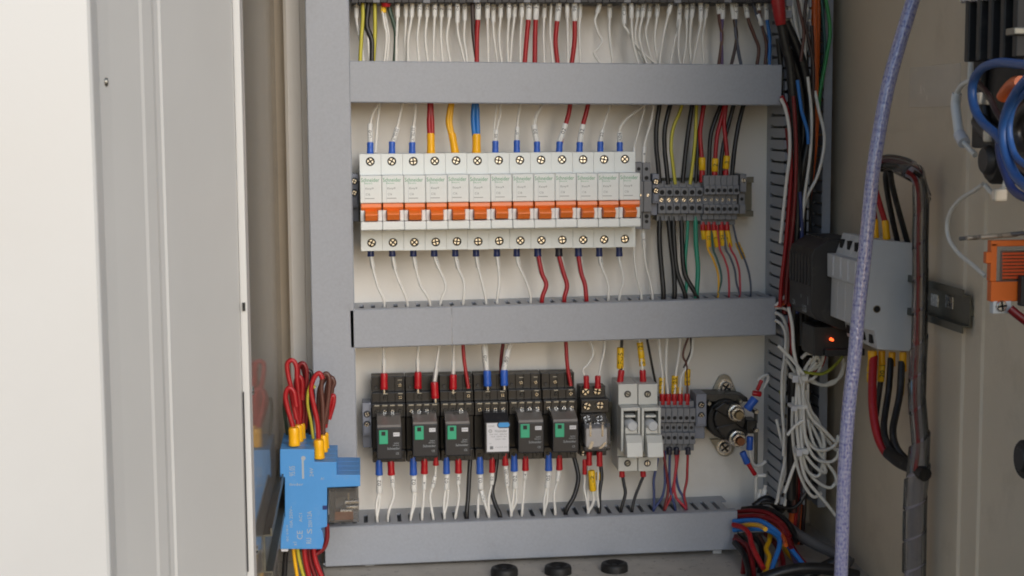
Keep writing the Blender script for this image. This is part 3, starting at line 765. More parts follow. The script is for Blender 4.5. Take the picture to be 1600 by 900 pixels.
# ================================================================== relay sockets and relays
sp = [(581.8+53.1*k) for k in range(6)]
lab_pos = ['first', 'second', 'third', 'fourth', 'fifth', 'sixth']
def relay_y(k, y): return y - 1.15*k            # the row climbs slightly to the right
def socket(k):
    xL_, xR_ = sp[k], sp[k]+52.4
    Y = lambda y: relay_y(k, y)
    a, e = P(xL_, 700, 40), P(xR_, 700, 40); cx = (a.x+e.x)/2
    r = thing('relay_socket', f'black relay socket with screw terminals, {lab_pos[k]} from the left', 'relay socket', (cx, -14, P(xL_, Y(722), 36).z), 'black relay sockets on the rail')
    Z = lambda y, d: P((xL_+xR_)/2, Y(y), d).z
    x0, x1 = a.x+0.15, e.x-0.15; wd = x1-x0
    m = MB()
    m.box(x0, x1, -22, -14.5, Z(724, 30), Z(587, 30))
    m.box(x0, x1, -32, -21.9, Z(613, 32), Z(588, 32))
    m.box(x0, x1, -39, -21.9, Z(629, 39), Z(613, 39)-0.1)
    m.box(x0, x1, -47, -21.9, Z(652, 47), Z(631, 47))
    m.box(x0, x1, -40, -21.9, Z(704, 40), Z(652, 40)-0.1)
    m.box(x0+0.5, x1-0.5, -46, -21.9, Z(722, 46), Z(704, 46)-0.1)
    m.build('socket_body', 'black_plastic', r, bevel=0.5)
    # raised ribs between the terminals
    rb = MB()
    for fx in (0.03, 0.27, 0.50, 0.73, 0.97):
        xx = x0+wd*fx; rb.box(xx-0.45, xx+0.45, -49, -46.9, Z(651, 47), Z(632, 47)); 
        rb.box(xx-0.4, xx+0.4, -41, -38.9, Z(628, 39), Z(614, 39)); rb.box(xx-0.4, xx+0.4, -34.2, -31.9, Z(612, 32), Z(589, 32))
        rb.box(xx-0.4, xx+0.4, -48, -45.9, Z(721, 46), Z(706, 46))
    rb.build('terminal_ribs', 'black_plastic', r, kind='stuff')
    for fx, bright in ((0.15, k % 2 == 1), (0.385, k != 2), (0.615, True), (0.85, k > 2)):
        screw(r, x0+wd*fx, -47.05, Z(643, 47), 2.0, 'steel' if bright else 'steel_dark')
        q = MB().box(x0+wd*fx-2.1, x0+wd*fx+2.1, -48.2, -47.05, Z(634.2, 47), Z(632.2, 47)); q.build('clamp', 'steel_dull', r)
    for fx in (0.42, 0.86):
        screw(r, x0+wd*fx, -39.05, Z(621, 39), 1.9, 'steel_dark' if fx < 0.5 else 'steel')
        MB().box(x0+wd*fx-2.0, x0+wd*fx+2.0, -40, -39.05, Z(615.6, 39), Z(614.3, 39)).build('clamp', 'steel_dull', r)
    if k in (0, 4): screw(r, x0+wd*0.86, -32.05, Z(602, 32), 1.8, 'steel')
    if k in (2, 4, 5): screw(r, x0+wd*(0.88 if k == 2 else 0.42), -32.05, Z(602, 32), 1.8, 'steel')
    for fx in (0.42, 0.86): MB().box(x0+wd*fx-1.8, x0+wd*fx+1.8, -33, -32.05, Z(594.5, 32), Z(593.4, 32)).build('clamp', 'steel_dull', r)
    MB().cyl((x0+wd*0.14, -32.05, Z(605, 32)), (x0+wd*0.14, -33.2, Z(605, 32)), 1.7, 1.4, 12).build('fixing_stud', 'module_black', r)
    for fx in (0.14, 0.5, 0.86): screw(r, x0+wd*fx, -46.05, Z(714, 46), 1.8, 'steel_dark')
    return r
for k in range(6): socket(k)
rx = [(589.3, 628.4, 649, 668, 718), (645.0, 684.6, 646.5, 663, 714), (696.0, 735.2, 646, 662.5, 712.5), None, (809.8, 850.0, 643, 660, 708), (863.8, 903.8, 641.5, 659, 707)]
rl = ['leftmost black relay with green flag, mounted lowest, on the first socket', 'black relay with green flag on the second socket from left',
      'black relay with green flag just left of the white-labelled relay', None, 'black relay with green flag just right of the white-labelled relay',
      'rightmost black relay with green flag, beside the clear relay']
for k, q in enumerate(rx):
    if q is None: continue
    xA, xB, yl, yf_, yb_ = q; d = 76
    a, e = P(xA, yb_, d), P(xB, yb_, d); xm = (xA+xB)/2
    Z = lambda y, dd=d: P(xm, y, dd).z
    r = thing('plug_in_relay', rl[k], 'relay', ((a.x+e.x)/2, -40, a.z), 'black plug-in relays in the sockets')
    x0, x1 = a.x, e.x; ztop = P(xm, yl, 58).z
    m = MB(); m.prism([(-46, Z(yb_)), (-d+1, Z(yb_)), (-d, Z(yb_)+1), (-d, Z(yf_)), (-46, Z(yf_))], 'x', x0, x1)
    m.build('relay_body', 'relay_black', r, bevel=0.6)
    m = MB(); m.prism([(-46, Z(yf_)+0.1), (-d, Z(yf_)+0.1), (-d+1, Z(yf_)+2), (-58.5, ztop), (-46, ztop)], 'x', x0+0.4, x1-0.4)
    m.build('indicator_lid', 'relay_lid', r, bevel=0.5)
    MB().box(x0+8, x1-8, -60.5, -57, ztop-1.0, ztop+0.7).build('lid_catch', 'module_black', r)
    wdt = x1-x0; gx0 = x0+wdt*0.09; gx1 = x0+wdt*0.44; gz1 = Z(yf_+ (4 if k == 0 else 2.3)); gz0 = Z(yf_ + (25.5 if k == 0 else 23.5))
    g = MB().box(gx0, gx1, -d-1.1, -d+0.2, gz0, gz1).build('flag_button', 'green_flag', r, bevel=0.35)
    g2 = MB(); g2.box((gx0+gx1)/2-1.7, (gx0+gx1)/2+1.7, -d-1.3, -d-1.05, gz1-4.4, gz1-1.0); g2.build('flag_window', 'print_black', g)
    wz = Z(yf_+9 if k else yf_+11)
    MB().box(x0+wdt*0.66, x0+wdt*0.91, -d-0.25, -d+0.2, wz-1.6, wz+1.6).build('paper_label', 'label_white', r)
    t = MB(); put_text(t, 'RXM', (x0+wdt*0.785, -d-0.33, wz), (1,0,0), (0,0,1), height=1.3, width=4)
    t.build('lettering', 'print_grey', r)
    t = MB(); xr = x0+wdt*0.66
    put_text(t, 'Schneider', (xr, -d-0.12, Z(yb_-17)), (1,0,0), (0,0,1), height=2.0, width=wdt*0.50)
    put_text(t, '250V', (xr+wdt*0.12, -d-0.12, Z(yb_-25)), (1,0,0), (0,0,1), height=1.1, width=wdt*0.20)
    put_text(t, '24VDC', (xr+wdt*0.10, -d-0.12, Z(yb_-21.8)), (1,0,0), (0,0,1), height=1.1, width=wdt*0.26)
    put_text(t, 'CE', (xr+wdt*0.15, -d-0.12, Z(yb_-9)), (1,0,0), (0,0,1), height=1.7, width=wdt*0.12)
    t.build('lettering', 'print_pale', r)
# the white-labelled relay
d = 72; a, e = P(757.5, 709, d), P(797, 709, d); xm = 777
Z = lambda y, dd=72: P(xm, y, dd).z
r = thing('plug_in_relay', 'black relay with large white paper label and blue oval logo', 'relay', ((a.x+e.x)/2, -40, a.z), 'black plug-in relays in the sockets')
MB().prism([(-46, Z(709)), (-d, Z(709)), (-d, Z(660)), (-58, P(xm, 645, 58).z), (-46, P(xm, 645, 58).z)], 'x', a.x, e.x-0.4).build('relay_body', 'module_black', r, bevel=0.6)
q0, q1 = P(760.8, 706, d), P(794.6, 660.3, d)
lb = MB().box(q0.x, q1.x, -d-0.5, -d+0.1, q0.z, q1.z).build('paper_label', 'label_white', r)
c = P(787, 663.6, d); n = 20; hw, hh = mm(9.2, d), mm(3.8, d)
ov = [(c.x + (hw-hh)*(1 if math.cos(t) > 0 else -1) + hh*math.cos(t), c.z+hh*math.sin(t)) for t in [2*math.pi*(i+.5)/n for i in range(n)]]
ov2 = [(c.x + (hw-hh)*(1 if math.cos(t) > 0 else -1) + (hh+0.8)*math.cos(t), c.z+(hh+0.8)*math.sin(t)) for t in [2*math.pi*(i+.5)/n for i in range(n)]]
MB().prism(ov2, 'y', -d-0.7, -d-0.3).build('logo_rim', 'module_black', r)
MB().prism(ov, 'y', -d-1.0, -d-0.5).build('logo', 'logo_blue', r)
t = MB(); yy = -d-0.58
def TL(s_, px, py, wpx, hpx):
    q = P(px, py, d); put_text(t, s_, (q.x, yy, q.z), (1,0,0), (0,0,1), height=mm(hpx, d), width=mm(wpx, d))
TL('12345', 767.5, 666, 9, 2.4); TL('Weidmüller', 782.5, 673.4, 20, 4.2)
TL('24V DC  RELAY', 778.5, 678.5, 29, 2.0); TL('10A 250V AC', 779.5, 682, 26, 1.8); TL('250V 10A', 782, 686, 17, 1.8)
TL('24V', 766, 693, 4, 1.6); TL('MADE IN', 783, 698.5, 18, 1.4)
q = P(768, 699.5, d); t.box(q.x-mm(2.6, d), q.x+mm(2.6, d), yy-0.02, yy+0.04, q.z-mm(2.6, d), q.z+mm(2.6, d))
q = P(766, 673.4, d)
for i in range(14):
    a0, a1 = 2*math.pi*i/14, 2*math.pi*(i+1)/14; R0, R1 = mm(2.2, d), mm(2.9, d)
    t.add([(q.x+R0*math.cos(a0), yy, q.z+R0*math.sin(a0)), (q.x+R1*math.cos(a0), yy, q.z+R1*math.sin(a0)), (q.x+R1*math.cos(a1), yy, q.z+R1*math.sin(a1)), (q.x+R0*math.cos(a1), yy, q.z+R0*math.sin(a1))], [(0,1,2,3)])
t.box(q.x-mm(1.6, d), q.x+mm(1.6, d), yy-0.02, yy+0.03, q.z-0.2, q.z+0.2)
t.build('lettering', 'print_grey', lb); 
for ch in lb.children: pass

# clear relay on the small four-screw socket
a, e = P(906.5, 712, 36), P(950, 712, 36)
r = thing('relay_socket', 'small black relay socket with four bright screws under the clear relay', 'relay socket', ((a.x+e.x)/2, -14, a.z), 'black relay sockets on the rail')
Z = lambda y, dd: P(928, y, dd).z
m = MB(); m.box(a.x, e.x-2.5, -22, -14.5, Z(712, 30), Z(603, 30)); m.box(a.x, e.x-2, -34, -21.9, Z(622, 34), Z(603, 34)); m.box(a.x, e.x, -42, -21.9, Z(645, 42), Z(624, 42)); m.box(a.x, e.x-1.5, -36, -21.9, Z(712, 36), Z(645.2, 42)-0.1)
m.build('socket_body', 'black_plastic', r, bevel=0.6)
for px_, py_, dd in ((914.5, 611.5, 34), (933, 610.5, 34), (917, 634, 42), (937, 632.5, 42)):
    q = P(px_, py_, dd); screw(r, q.x, -dd-0.05, q.z, 3.9, 'steel', h=2.2)
q = P(914, 711, 40); screw(r, q.x, -36.1, q.z+1, 3.0, 'steel', h=2.0)
d = 74; a, e = P(914, 706, d), P(954, 706, d); xm = 934; Z = lambda y, dd=d: P(xm, y, dd).z
r = thing('plug_in_relay', 'clear-cased relay showing its coil, on the small four-screw socket', 'relay', ((a.x+e.x)/2, -42, a.z))
zt_ = P(xm, 648, 50).z
cp = [(-42.5, Z(705)), (-d+2, Z(705)), (-d, Z(702)), (-d, Z(668)), (-d+2, Z(663)), (-50, zt_), (-42.5, zt_)]
MB().prism(cp, 'x', a.x, e.x).build('clear_case', 'clear_plastic', r, bevel=0.8)
m = MB(); m.box(a.x+2, e.x-2, -d+6, -45, Z(701), Z(672)); m.build('coil_frame', 'label_white', r, bevel=0.8)
m = MB(); m.cyl(((a.x+e.x)/2, -60, Z(698)), ((a.x+e.x)/2, -60, Z(676)), 6.2, 6.2, 14); m.build('coil', 'copper', r)
for fx in (0.25, 0.72):
    xx = a.x+(e.x-a.x)*fx; MB().box(xx-0.8, xx+0.8, -d+4.6, -d+5.6, Z(684), Z(662)).build('contact_blade', 'steel', r)
m = MB(); m.prism([(a.x+3, Z(703)), (a.x+6, Z(691)), (a.x+8.5, Z(691)), (a.x+6.5, Z(703))], 'y', -d+3.8, -d+4.4); m.prism([(a.x+12, Z(703)), (a.x+18, Z(692)), (a.x+19.5, Z(694)), (a.x+15, Z(703))], 'y', -d+3.8, -d+4.4)
m.build('spring', 'steel', r)

# ================================================================== fuse holder (two poles)
for k in range(2):
    dT2, dM2 = 52, 66
    xl, xr_ = 966+31*k, 996.3+31*k
    Zt = lambda y: P(990+31*k, y, dT2).z
    a, e = P(xl, 737, dT2), P(xr_, 737, dT2)
    r = thing('fuse_holder', ['pale grey fuse holder pole, left of the pair, beside the clear relay', 'pale grey fuse holder pole, right of the pair, beside small terminals'][k], 'fuse holder', ((a.x+e.x)/2, -14, a.z), 'pale fuse holder poles')
    x0, x1 = a.x+0.1, e.x-0.15; cx = (x0+x1)/2
    m = MB(); m.box(x0, x1, -dT2+5, -14.5, Zt(736), Zt(600))
    m.box(x0+0.001, x1-0.001, -dT2+0.001, -dT2+5.1, Zt(736)+0.001, Zt(714)); m.box(x0+0.001, x1-0.001, -dT2+0.001, -dT2+5.1, Zt(632), Zt(600)-0.001)
    m.build('holder_body', 'fuse_grey', r, bevel=0.5)
    for yy in (615.5, 723.5):
        q = Zt(yy); MB().cyl((cx-0.4, -dT2-0.03, q), (cx-0.4, -dT2-0.3, q), 3.0, 3.0, 16).build('screw_well', 'hole_shade', r)
        screw(r, cx-0.4, -dT2-0.25, q, 2.3, 'steel' if yy > 700 and k else 'steel_dull', slot='slot', h=0.6)
    Zm = lambda y: P(990+31*k, y, dM2).z
    b0, b1 = P(970.5+32*k, 700, dM2), P(1001+32*k, 700, dM2); y0, y1 = b0.x, b1.x-0.3
    m = MB(); m.box(y0, y0+2.2, -dM2, -dT2+4, Zm(706), Zm(637)); m.box(y1-2.2, y1, -dM2, -dT2+4, Zm(706), Zm(637)); m.box(y0+2.25, y1-2.25, -dM2, -dT2+4, Zm(642), Zm(637)); m.box(y0, y1, -dT2+1, -dT2+5, Zm(637)+0.1, Zt(632)-0.1+3)
    m.build('carrier_frame', 'fuse_grey', r, bevel=0.4)
    m = MB(); m.box(y0+2.3, y1-2.3, -dT2-1, -dT2+3, Zm(690), Zm(642.2)); m.build('recess', 'module_black', r)
    # handle with knob
    zc_ = Zm(663.5); xc_ = (y0+y1)/2
    m = MB(); m.prism([(-dM2+6, Zm(676)), (-dM2-6, Zm(678)), (-dM2-11, Zm(688)), (-dM2-14, Zm(709)), (-dM2-12, Zm(711)), (-dM2+6, Zm(711))], 'x', y0+2.8, y1-0.2)
    m.box(y0+2.9, y1-3.4, -dM2-4, -dM2+8, Zm(676.3), Zm(667))
    m.build('fuse_lever', 'fuse_grey', r, bevel=0.6)
    m = MB().box(y0+3.2, y1-4.5, -dM2-2.0, -dM2+6, Zm(651.5), Zm(648)); m.build('latch', 'fuse_grey', r, bevel=0.4)
    m = MB().cyl((xc_-1.0, -dT2-1, zc_), (xc_+0.6, -dM2-6.5, zc_), 4.6, 4.4, 20, chamfer=0.7); m.build('fuse_cap', 'module_grey', r)

# small terminals right of the fuses
for k in range(6):
    x0 = 1031.5 + 9.35*k
    slab_thing('terminal_block', f'small grey spring terminal, {ORD[k]} from the left beside the fuse holder', 'terminal block', x0, x0+9.2, 626, 704, 48, 'terminal_grey',
               'small grey terminals beside the fuse holder', [(627, 638, 40), (638, 660, 46), (660.5, 676, 41), (676, 694, 46), (694, 704, 40)],
               [(653, 46, 1.7), (668, 41, 1.5), (684, 46, 1.7)])
end_bracket('grey end bracket between small terminals and the black contactor', 1088, 1103.6, 616, 688, 46, (632.5, 649))

# ================================================================== contactor / solenoid
ct = thing('battery_contactor', 'round black contactor with two hexagonal brass-ended studs and steel mounting tabs', 'contactor', tuple(P(1134, 652, 0)), None)
def C3(px, py, d): return P(px, py, d)
def plate(pxs, d0, d1, name, m, bevel=0.4):
    q = [P(x, y, d1) for x, y in pxs]; b = MB(); b.prism([(v.x, v.z) for v in q], 'y', -d1, -d0); return b.build(name, m, ct, bevel=bevel)
arc = lambda cx, cy, r, a0, a1, n=8: [(cx + r*math.cos(math.radians(a0+(a1-a0)*i/n)), cy + r*math.sin(math.radians(a0+(a1-a0)*i/n))) for i in range(n+1)]
plate([(1109, 619)] + arc(1132, 596, 11, 205, 335) + [(1154, 619)], 1, 4, 'mounting_tab', 'steel_dull')
plate([(1109, 686)] + [(1154, 686)] + arc(1133, 700, 13.5, 20, 160)[::1], 1, 4, 'mounting_tab', 'steel_dull')
for (x, y) in ((1133.5, 604.5), (1131.5, 699)):
    q = P(x, y, 5); MB().cyl((q.x, -4.05, q.z), (q.x, -5.2, q.z), mm(12.5, 5), mm(12.5, 5), 20).build('washer', 'steel', ct); screw(ct, q.x, -5.1, q.z, mm(9.3, 6), 'steel', h=3.4)
plate([(1101, 616), (1150, 616), (1168, 621), (1170, 628), (1104, 628)], 4.1, 30, 'top_plate', 'steel_dark', 0.8)
body = []
cb = P(1133, 654, 30)
for i in range(28):
    t_ = 2*math.pi*i/28; rr = 1.0 if not (0.9 < (t_ % (math.pi)) < 1.2) else 0.97
    body.append((cb.x + mm(31.5, 30)*rr*math.cos(t_), cb.z + mm(33.5, 30)*rr*math.sin(t_)))
MB().prism(body, 'y', -36, -4.2).build('contactor_body', 'rubber_black', ct, bevel=1.6)
plate(arc(1141, 655, 25, 0, 360, 18)[:-1], 36.1, 42, 'contact_cap', 'black_plastic', 1.2)
plate([(1116, 640), (1132, 628), (1160, 644), (1150, 660)], 36.1, 45, 'moulded_bridge', 'black_plastic', 1.0)
plate([(1118, 668), (1150, 660), (1170, 678), (1150, 700), (1132, 684)], 36.1, 43, 'moulded_bridge', 'black_plastic', 1.0)
for (x, y) in ((1108, 630.5), (1157, 627.5)):
    q = P(x, y, 36); MB().cyl((q.x, -30, q.z), (q.x, -37.5, q.z), mm(4.2, 36), mm(3.6, 36), 12, chamfer=0.5).build('rivet', 'steel_dull', ct)
for (x, y) in ((1155.5, 649), (1157.5, 690)):
    q = P(x, y, 60); rr = mm(12.5, 56)
    MB().cyl((q.x, -46, q.z), (q.x, -49, q.z), rr*1.12, rr*1.12, 22, chamfer=0.4).build('washer', 'steel', ct)
    MB().cyl((q.x, -49.1, q.z), (q.x, -56, q.z), rr*1.0, rr*1.0, 6, chamfer=0.7).build('hex_nut', 'steel', ct)
    MB().cyl((q.x, -42, q.z), (q.x, -61, q.z), rr*0.63, rr*0.60, 18, chamfer=0.6).build('stud', 'brass' if y < 660 else 'copper', ct)
for (x0, y0, x1, y1) in ((1181, 643, 1181, 660), (1181, 676, 1181, 724)):
    a, e = P(x0, y0, 40), P(x1, y1, 34); MB().cyl(a, e, 1.9, 1.7, 10).build('coil_terminal', 'steel_dull', ct)
for (x, y) in ((1181, 643), (1181, 672)):
    q = P(x, y, 42); MB().cyl((q.x, -34, q.z), (q.x, -45, q.z), mm(4.6, 42), mm(4.2, 42), 6, chamfer=0.4).build('small_nut', 'steel', ct)
a, e = P(1165, 666, 34), P(1181, 676, 34); MB().box(a.x, e.x, -38, -20, e.z, a.z+6).build('terminal_arm', 'black_plastic', ct, bevel=0.8)

# ================================================================== top terminal strip (its lower edge only)
for k in range(59):
    x0 = 549 + 11.2*k
    a, e = P(x0, 5, 44), P(x0+10.9, 5, 44)
    mcol = 'module_black' if not (k % 7 == 3) else 'terminal_grey'
    o = MB().box(a.x, e.x, -46, -8, a.z + (0.4 if k % 5 else 0), a.z+42).build('terminal_block', mcol, None, origin=Vector(((a.x+e.x)/2, -8, a.z)), bevel=0.4)
    tag(o, 'dark terminal block at the top edge, only its underside showing', 'terminal block', 'dark terminal strip at the top edge')

# ================================================================== wires above the top duct
G1 = 'wires dropping into the top duct'
TOPW = [  # (x0, sleeve bottom y or 0, text, path below)
 ('white', 557, 28, '102', [(557,-6),(557,28),(561,55),(566,78),(568,102)]),
 ('white', 571, 20, '', [(571,-6),(573,20),(575,60),(578,102)]),
 ('white', 597.5, 0, '', [(597,12),(601,40),(604,58),(600,102)]),
 ('white', 600, 0, '', [(600,12),(605,40),(607.5,60),(604,102)]),
 ('white', 621, 27, '110', [(621,-6),(621,27),(619.5,60),(619,102)]),
 ('white', 634, 27, '111', [(634,-6),(634,27),(633,60),(633,102)]),
 ('white', 644.5, 27, '111', [(645,-6),(643,27),(638,60),(637,102)]),
 ('white', 656, 27, '229', [(656.5,-6),(655.5,27),(652,60),(655,102)]),
 ('white', 667.5, 27, '227', [(668,-6),(667,27),(664.5,60),(669,102)]),
 ('white', 679.5, 27, '219', [(680,-6),(679,27),(677.5,60),(677,102)]),
 ('white', 690, 27, '214', [(690.5,-6),(689.5,27),(689,60),(692,102)]),
 ('white', 702, 28, '213', [(702.5,-6),(702,28),(698,60),(704,102)]),
 ('white', 715, 36, '104', [(715,-6),(714.5,36),(716,55),(722,80),(727,102)]),
 ('white', 726, 32, '108', [(726,-6),(726,32),(725,60),(728,80),(730,102)]),
 ('white', 761.6, 29, '103', [(762,-6),(761.5,29),(762,60),(763,102)]),
 ('white', 770.6, 35, '104', [(771,-6),(770.5,35),(772,60),(778,102)]),
 ('white', 783, 27, '109', [(783,-6),(782,27),(780,60),(784,102)]),
 ('white', 795.4, 29, '122', [(795.5,-6),(795,29),(793,60),(794,102)]),
 ('white', 804.4, 27, '123', [(805,-6),(803.5,27),(800,60),(797,102)]),
 ('white', 815.6, 27, '131', [(816,-6),(815,27),(813,60),(813,102)]),
 ('white', 851, 28, '8', [(851.8,-6),(850,28),(849,60),(851,102)]),
 ('white', 861, 0, '', [(862,-6),(859.5,45),(861,70),(864,102)]),
 ('white', 886, 28, '', [(886,-6),(886.5,28),(887,60),(887.5,102)]),
 ('white', 906, 28, '', [(907,-6),(906,28),(905,50),(907,102)]),
 ('white', 938, 20, '76', [(940.5,-6),(933,20),(929.5,34),(935,52),(941,65),(934,76),(928.5,84),(940,102)]),
 ('white', 953, 28, '8', [(953,-6),(952.5,28),(952,48),(954,72),(958,102)]),
 ('white', 975, 37, 'CB02', [(975,-6),(975,37),(980,47),(997,74),(1027,102)]),
 ('white', 986.5, 28, '7A', [(986.5,-6),(986.5,28),(988,56),(991,76),(999,102)]),
 ('white', 997, 27, '2205', [(998,-6),(996,27),(992.5,52),(996,76),(1009,102)]),
 ('white', 1006, 27, '2208', [(1008,-6),(1003.5,27),(999,52),(1002,74),(1012,102)]),
 ('white', 1016, 28, '2261', [(1017.5,-6),(1013.5,28),(1009,50),(1014,77),(1021,102)]),
 ('white', 1027.5, 26, 'U001', [(1029,-6),(1026.5,26),(1023,59),(1025,80),(1030,102)]),
 ('white', 1047, 22, '76', [(1051,-6),(1044.5,22),(1036,59),(1030,102)]),
 ('white', 1061.5, 44, '4A', [(1063.5,-6),(1059.5,44),(1055,60),(1047,102)]),
 ('white', 1066, 0, '', [(1063,30),(1060.5,55),(1060,79),(1063.5,102)]),
 ('white', 1073.5, 30, '1019', [(1073.8,-6),(1073,30),(1073,60),(1070,84),(1067,102)]),
 ('white', 1083, 28, '1022', [(1084,-6),(1080.5,28),(1078,66),(1080.5,102)]),
 ('white', 1095, 34, '1020', [(1095,-6),(1095,34),(1090,62),(1082,102)]),
 ('white', 1104, 28, '1201', [(1106,-6),(1102,28),(1098,60),(1099.5,102)]),
]
for k, (c_, x, sb, t, pts) in enumerate(TOPW):
    pos = ORD[k] + ' white wire from the left above the top duct' if k < 39 else ''
    if t: pos += f', sleeve marked {t}'
    dd = 30 + (k*7 % 5)*2.2
    sl = [(pts[0][0], -6, pts[1][0], sb, 7.4 if t else 6.6, t, 'white')] if sb else []
    wire(pos, c_, pts, r=1.15, d=(dd, dd+3), slv=sl, group=G1)
RT = [(747, 31, '100', [(747.5,-6),(746.5,31),(745,60),(745,102)]), (826.5, 31, '133', [(827.5,-6),(825.5,31),(822.5,65),(819.5,102)]),
      (838, 31, '132', [(838.8,-6),(837,31),(836,60),(835.5,102)]), (873, 33, '99', [(874.5,-6),(870.5,33),(868,66),(871.5,102)]), (897.5, 33, '98', [(897.5,-6),(898,33),(897.5,66),(893,102)])]
for x, sb, t, pts in RT:
    wire(f'thick red wire with white sleeve marked {t}, ' + {'100': 'leftmost red above the top duct', '133': 'left of a close pair, top row', '132': 'right of a close pair, top row', '99': 'fourth red from left above the top duct', '98': 'rightmost red above the top duct'}[t], 'red', pts, r=2.05, d=(38, 38), slv=[(pts[0][0], -6, pts[1][0], sb, 9.2, t, 'white')], group=G1)
for lab, c_, pts, r_ in [
  ('leftmost green-yellow striped earth wire above the top duct', 'greenyellow', [(566.5,-6),(567,28),(565,55),(562.5,102)], 1.7),
  ('green-yellow striped earth wire right of the black wire above the top duct', 'greenyellow', [(585.5,-6),(586,38),(585.5,65),(583,102)], 1.7),
  ('thick black wire with a bend at the left of the top duct', 'black', [(577.5,-6),(573,36),(577,52),(581.5,66),(581,102)], 2.4),
  ('dark green wire curving down at the left of the top duct', 'darkgreen', [(606,-6),(609,16),(615,36),(618.5,56),(616.5,102)], 1.9),
  ('brown wire touching the red wire marked 100 above the top duct', 'darkbrown', [(738,-6),(739,40),(741,66),(746,102)], 1.8)]:
    wire(lab, c_, pts, r=r_, d=(36, 38), group=G1)
ft = thing('boot', 'red heat-shrink boot with a yellow ring at the top left', 'wire boot', P(603, 14, 40))
a, e = P(603, -8, 40), P(603, 11, 40); MB().tube([a, a.lerp(e, .5), e], 5, n=14, radii=[4.6, 5.0, 3.4]).build('boot_body', 'wire_red', ft)
a, e = P(599, 9, 38), P(599, 20, 38); MB().tube([a, a.lerp(e, .5), e], 2.2, n=12, radii=[2.2, 2.5, 2.2]).build('ring', 'sleeve_yellow', ft)
for lab, c_, pts, sl, r_ in [
  ('brown wire with white sleeve crossing a purple wire above the top duct', 'brown', [(1121,-6),(1124,31),(1128,54),(1126.5,76),(1122.5,104)], (1121,-6,1123.5,22,8,'U01'), 1.5),
  ('purple wire with white sleeve crossing a brown wire above the top duct', 'purple', [(1130,-6),(1128.8,32),(1127.2,52),(1128.5,104)], (1130,-6,1129,30,7.5,'1007'), 1.4),
  ('dark brown wire with blank white sleeve over the top duct', 'darkbrown', [(1142,-6),(1147.5,32),(1151,56),(1148.5,76),(1142,104)], (1142,-6,1146.5,30,7.4,''), 1.5),
  ('wire turning blue, white sleeve marked 4V02, above the top duct', 'greyblue', [(1150.5,-6),(1149,32),(1150.5,58),(1153.5,79),(1158.5,104)], (1150.5,-6,1149.5,30,8,'4V02'), 1.5),
  ('brown wire curving right, white sleeve, alone above the top duct', 'brown', [(1164,-6),(1168.5,28),(1178,54),(1185.5,76),(1182.5,104)], (1163,-6,1168,28,8,'FT02'), 1.6),
  ('thin blue wire bowing right near the end of the top duct', 'greyblue', [(1175,-6),(1180.5,20),(1192,46),(1203,72),(1200,104)], (1184,22,1190,40,7.5,''), 1.2),
  ('blue wire with white sleeve at the right end of the top duct', 'blue', [(1196.5,-6),(1198.5,31),(1202.5,60),(1202,104)], (1196.5,-6,1198,31,8,'4A'), 1.6),
  ('red-brown wire tucked behind the thin blue one above the top duct', 'brown', [(1184,4),(1191,42),(1197.5,70),(1195,104)], (1183.5,-6,1186,16,7.5,'FT02'), 1.4)]:
    wire(lab, c_, pts, r=r_, d=(34, 34), slv=[sl+('white',)], group=G1)

# ================================================================== wires into the breakers from above
G2 = 'wires entering the breakers from above'
def fx(cx, y0, y1, w=10.6, c='blue', tilt=0): return (cx+tilt, y0, cx, y1+3, w, c)
B2 = [
 ('white', [(578.5,236),(578,210),(579,192),(583,177),(590,165),(597,156)], fx(578.5,222,237), (578.5,222,578,193,8.2,'U-01'), [[(586.5,238),(588.5,212),(590.5,185),(594,158)]], 'marked U-01 over the leftmost breaker', 1.2),
 ('white', [(613,236),(616.5,215),(620.5,199),(625,180),(629.5,156)], fx(612.5,221,237), (614.5,221,621,199,8,'KT02.02'), [], 'marked KT02.02 over the second breaker', 1.2),
 ('white', [(644,236),(645,218),(646.5,197),(648.5,180),(650.5,156)], fx(644,222,237), (644.2,222,646.3,197,8,'KT02.03'), [], 'marked KT02.03 over the third breaker', 1.2),
 ('white', [(774,236),(774.5,218),(776,204),(778,194),(782,178),(782,156)], fx(774,220,237), (774,221,775.6,203,6.6,'05'), [[(770,226),(772,200),(777,156)]], 'bent, over the seventh breaker', 0.9),
 ('white', [(807.5,236),(807.8,216),(808.4,198),(810,182),(814,156)], fx(807.5,219,237), (807.3,219,808.4,198,7,'107'), [], 'marked 107 over the eighth breaker', 1.1),
 ('white', [(839,236),(837.5,218),(834.5,196),(836,184),(841,174),(850,160)], fx(839,221,237), (838.5,221,834.3,195,9,'130'), [[(839,236),(837,205),(837.5,186),(844,170),(852,158)]], 'pair marked 130 over the ninth breaker', 1.0),
 ('red', [(874,236),(878,215),(884,194),(889,176),(892,154)], fx(873.5,221,237,11,'blue',1), (874.5,221,884,193,9.4,'102'), [], 'marked 102 over the tenth breaker', 2.0),
 ('red', [(906,236),(908,215),(911,195),(916,176),(921,154)], fx(905.3,222,237,11,'blue',0.5), (906,222,911,194,9.4,'132'), [], 'marked 132 over the eleventh breaker', 2.0),
 ('white', [(938,236),(939,218),(941.5,203),(948,182),(956,158)], fx(938,221,237), (938.2,221,941.3,203,7,'122'), [], 'marked 122 over the twelfth breaker', 1.1),
 ('white', [(968.3,236),(968,215),(968,204),(972,194),(982,183),(1000,170),(1014,158)], fx(968.4,222,237), (968.3,222,967.8,206,8,'K04'), [], 'marked K04, arcing right over the last breaker', 1.2),
]
for c_, pts, f, sl, more, lab, r_ in B2:
    wire(f'{"red" if c_ == "red" else "white"} wire {lab}, blue ferrule', c_, pts, r=r_, d=(32, 30), fer=[f], slv=[sl+('white',)], more=more, group=G2)
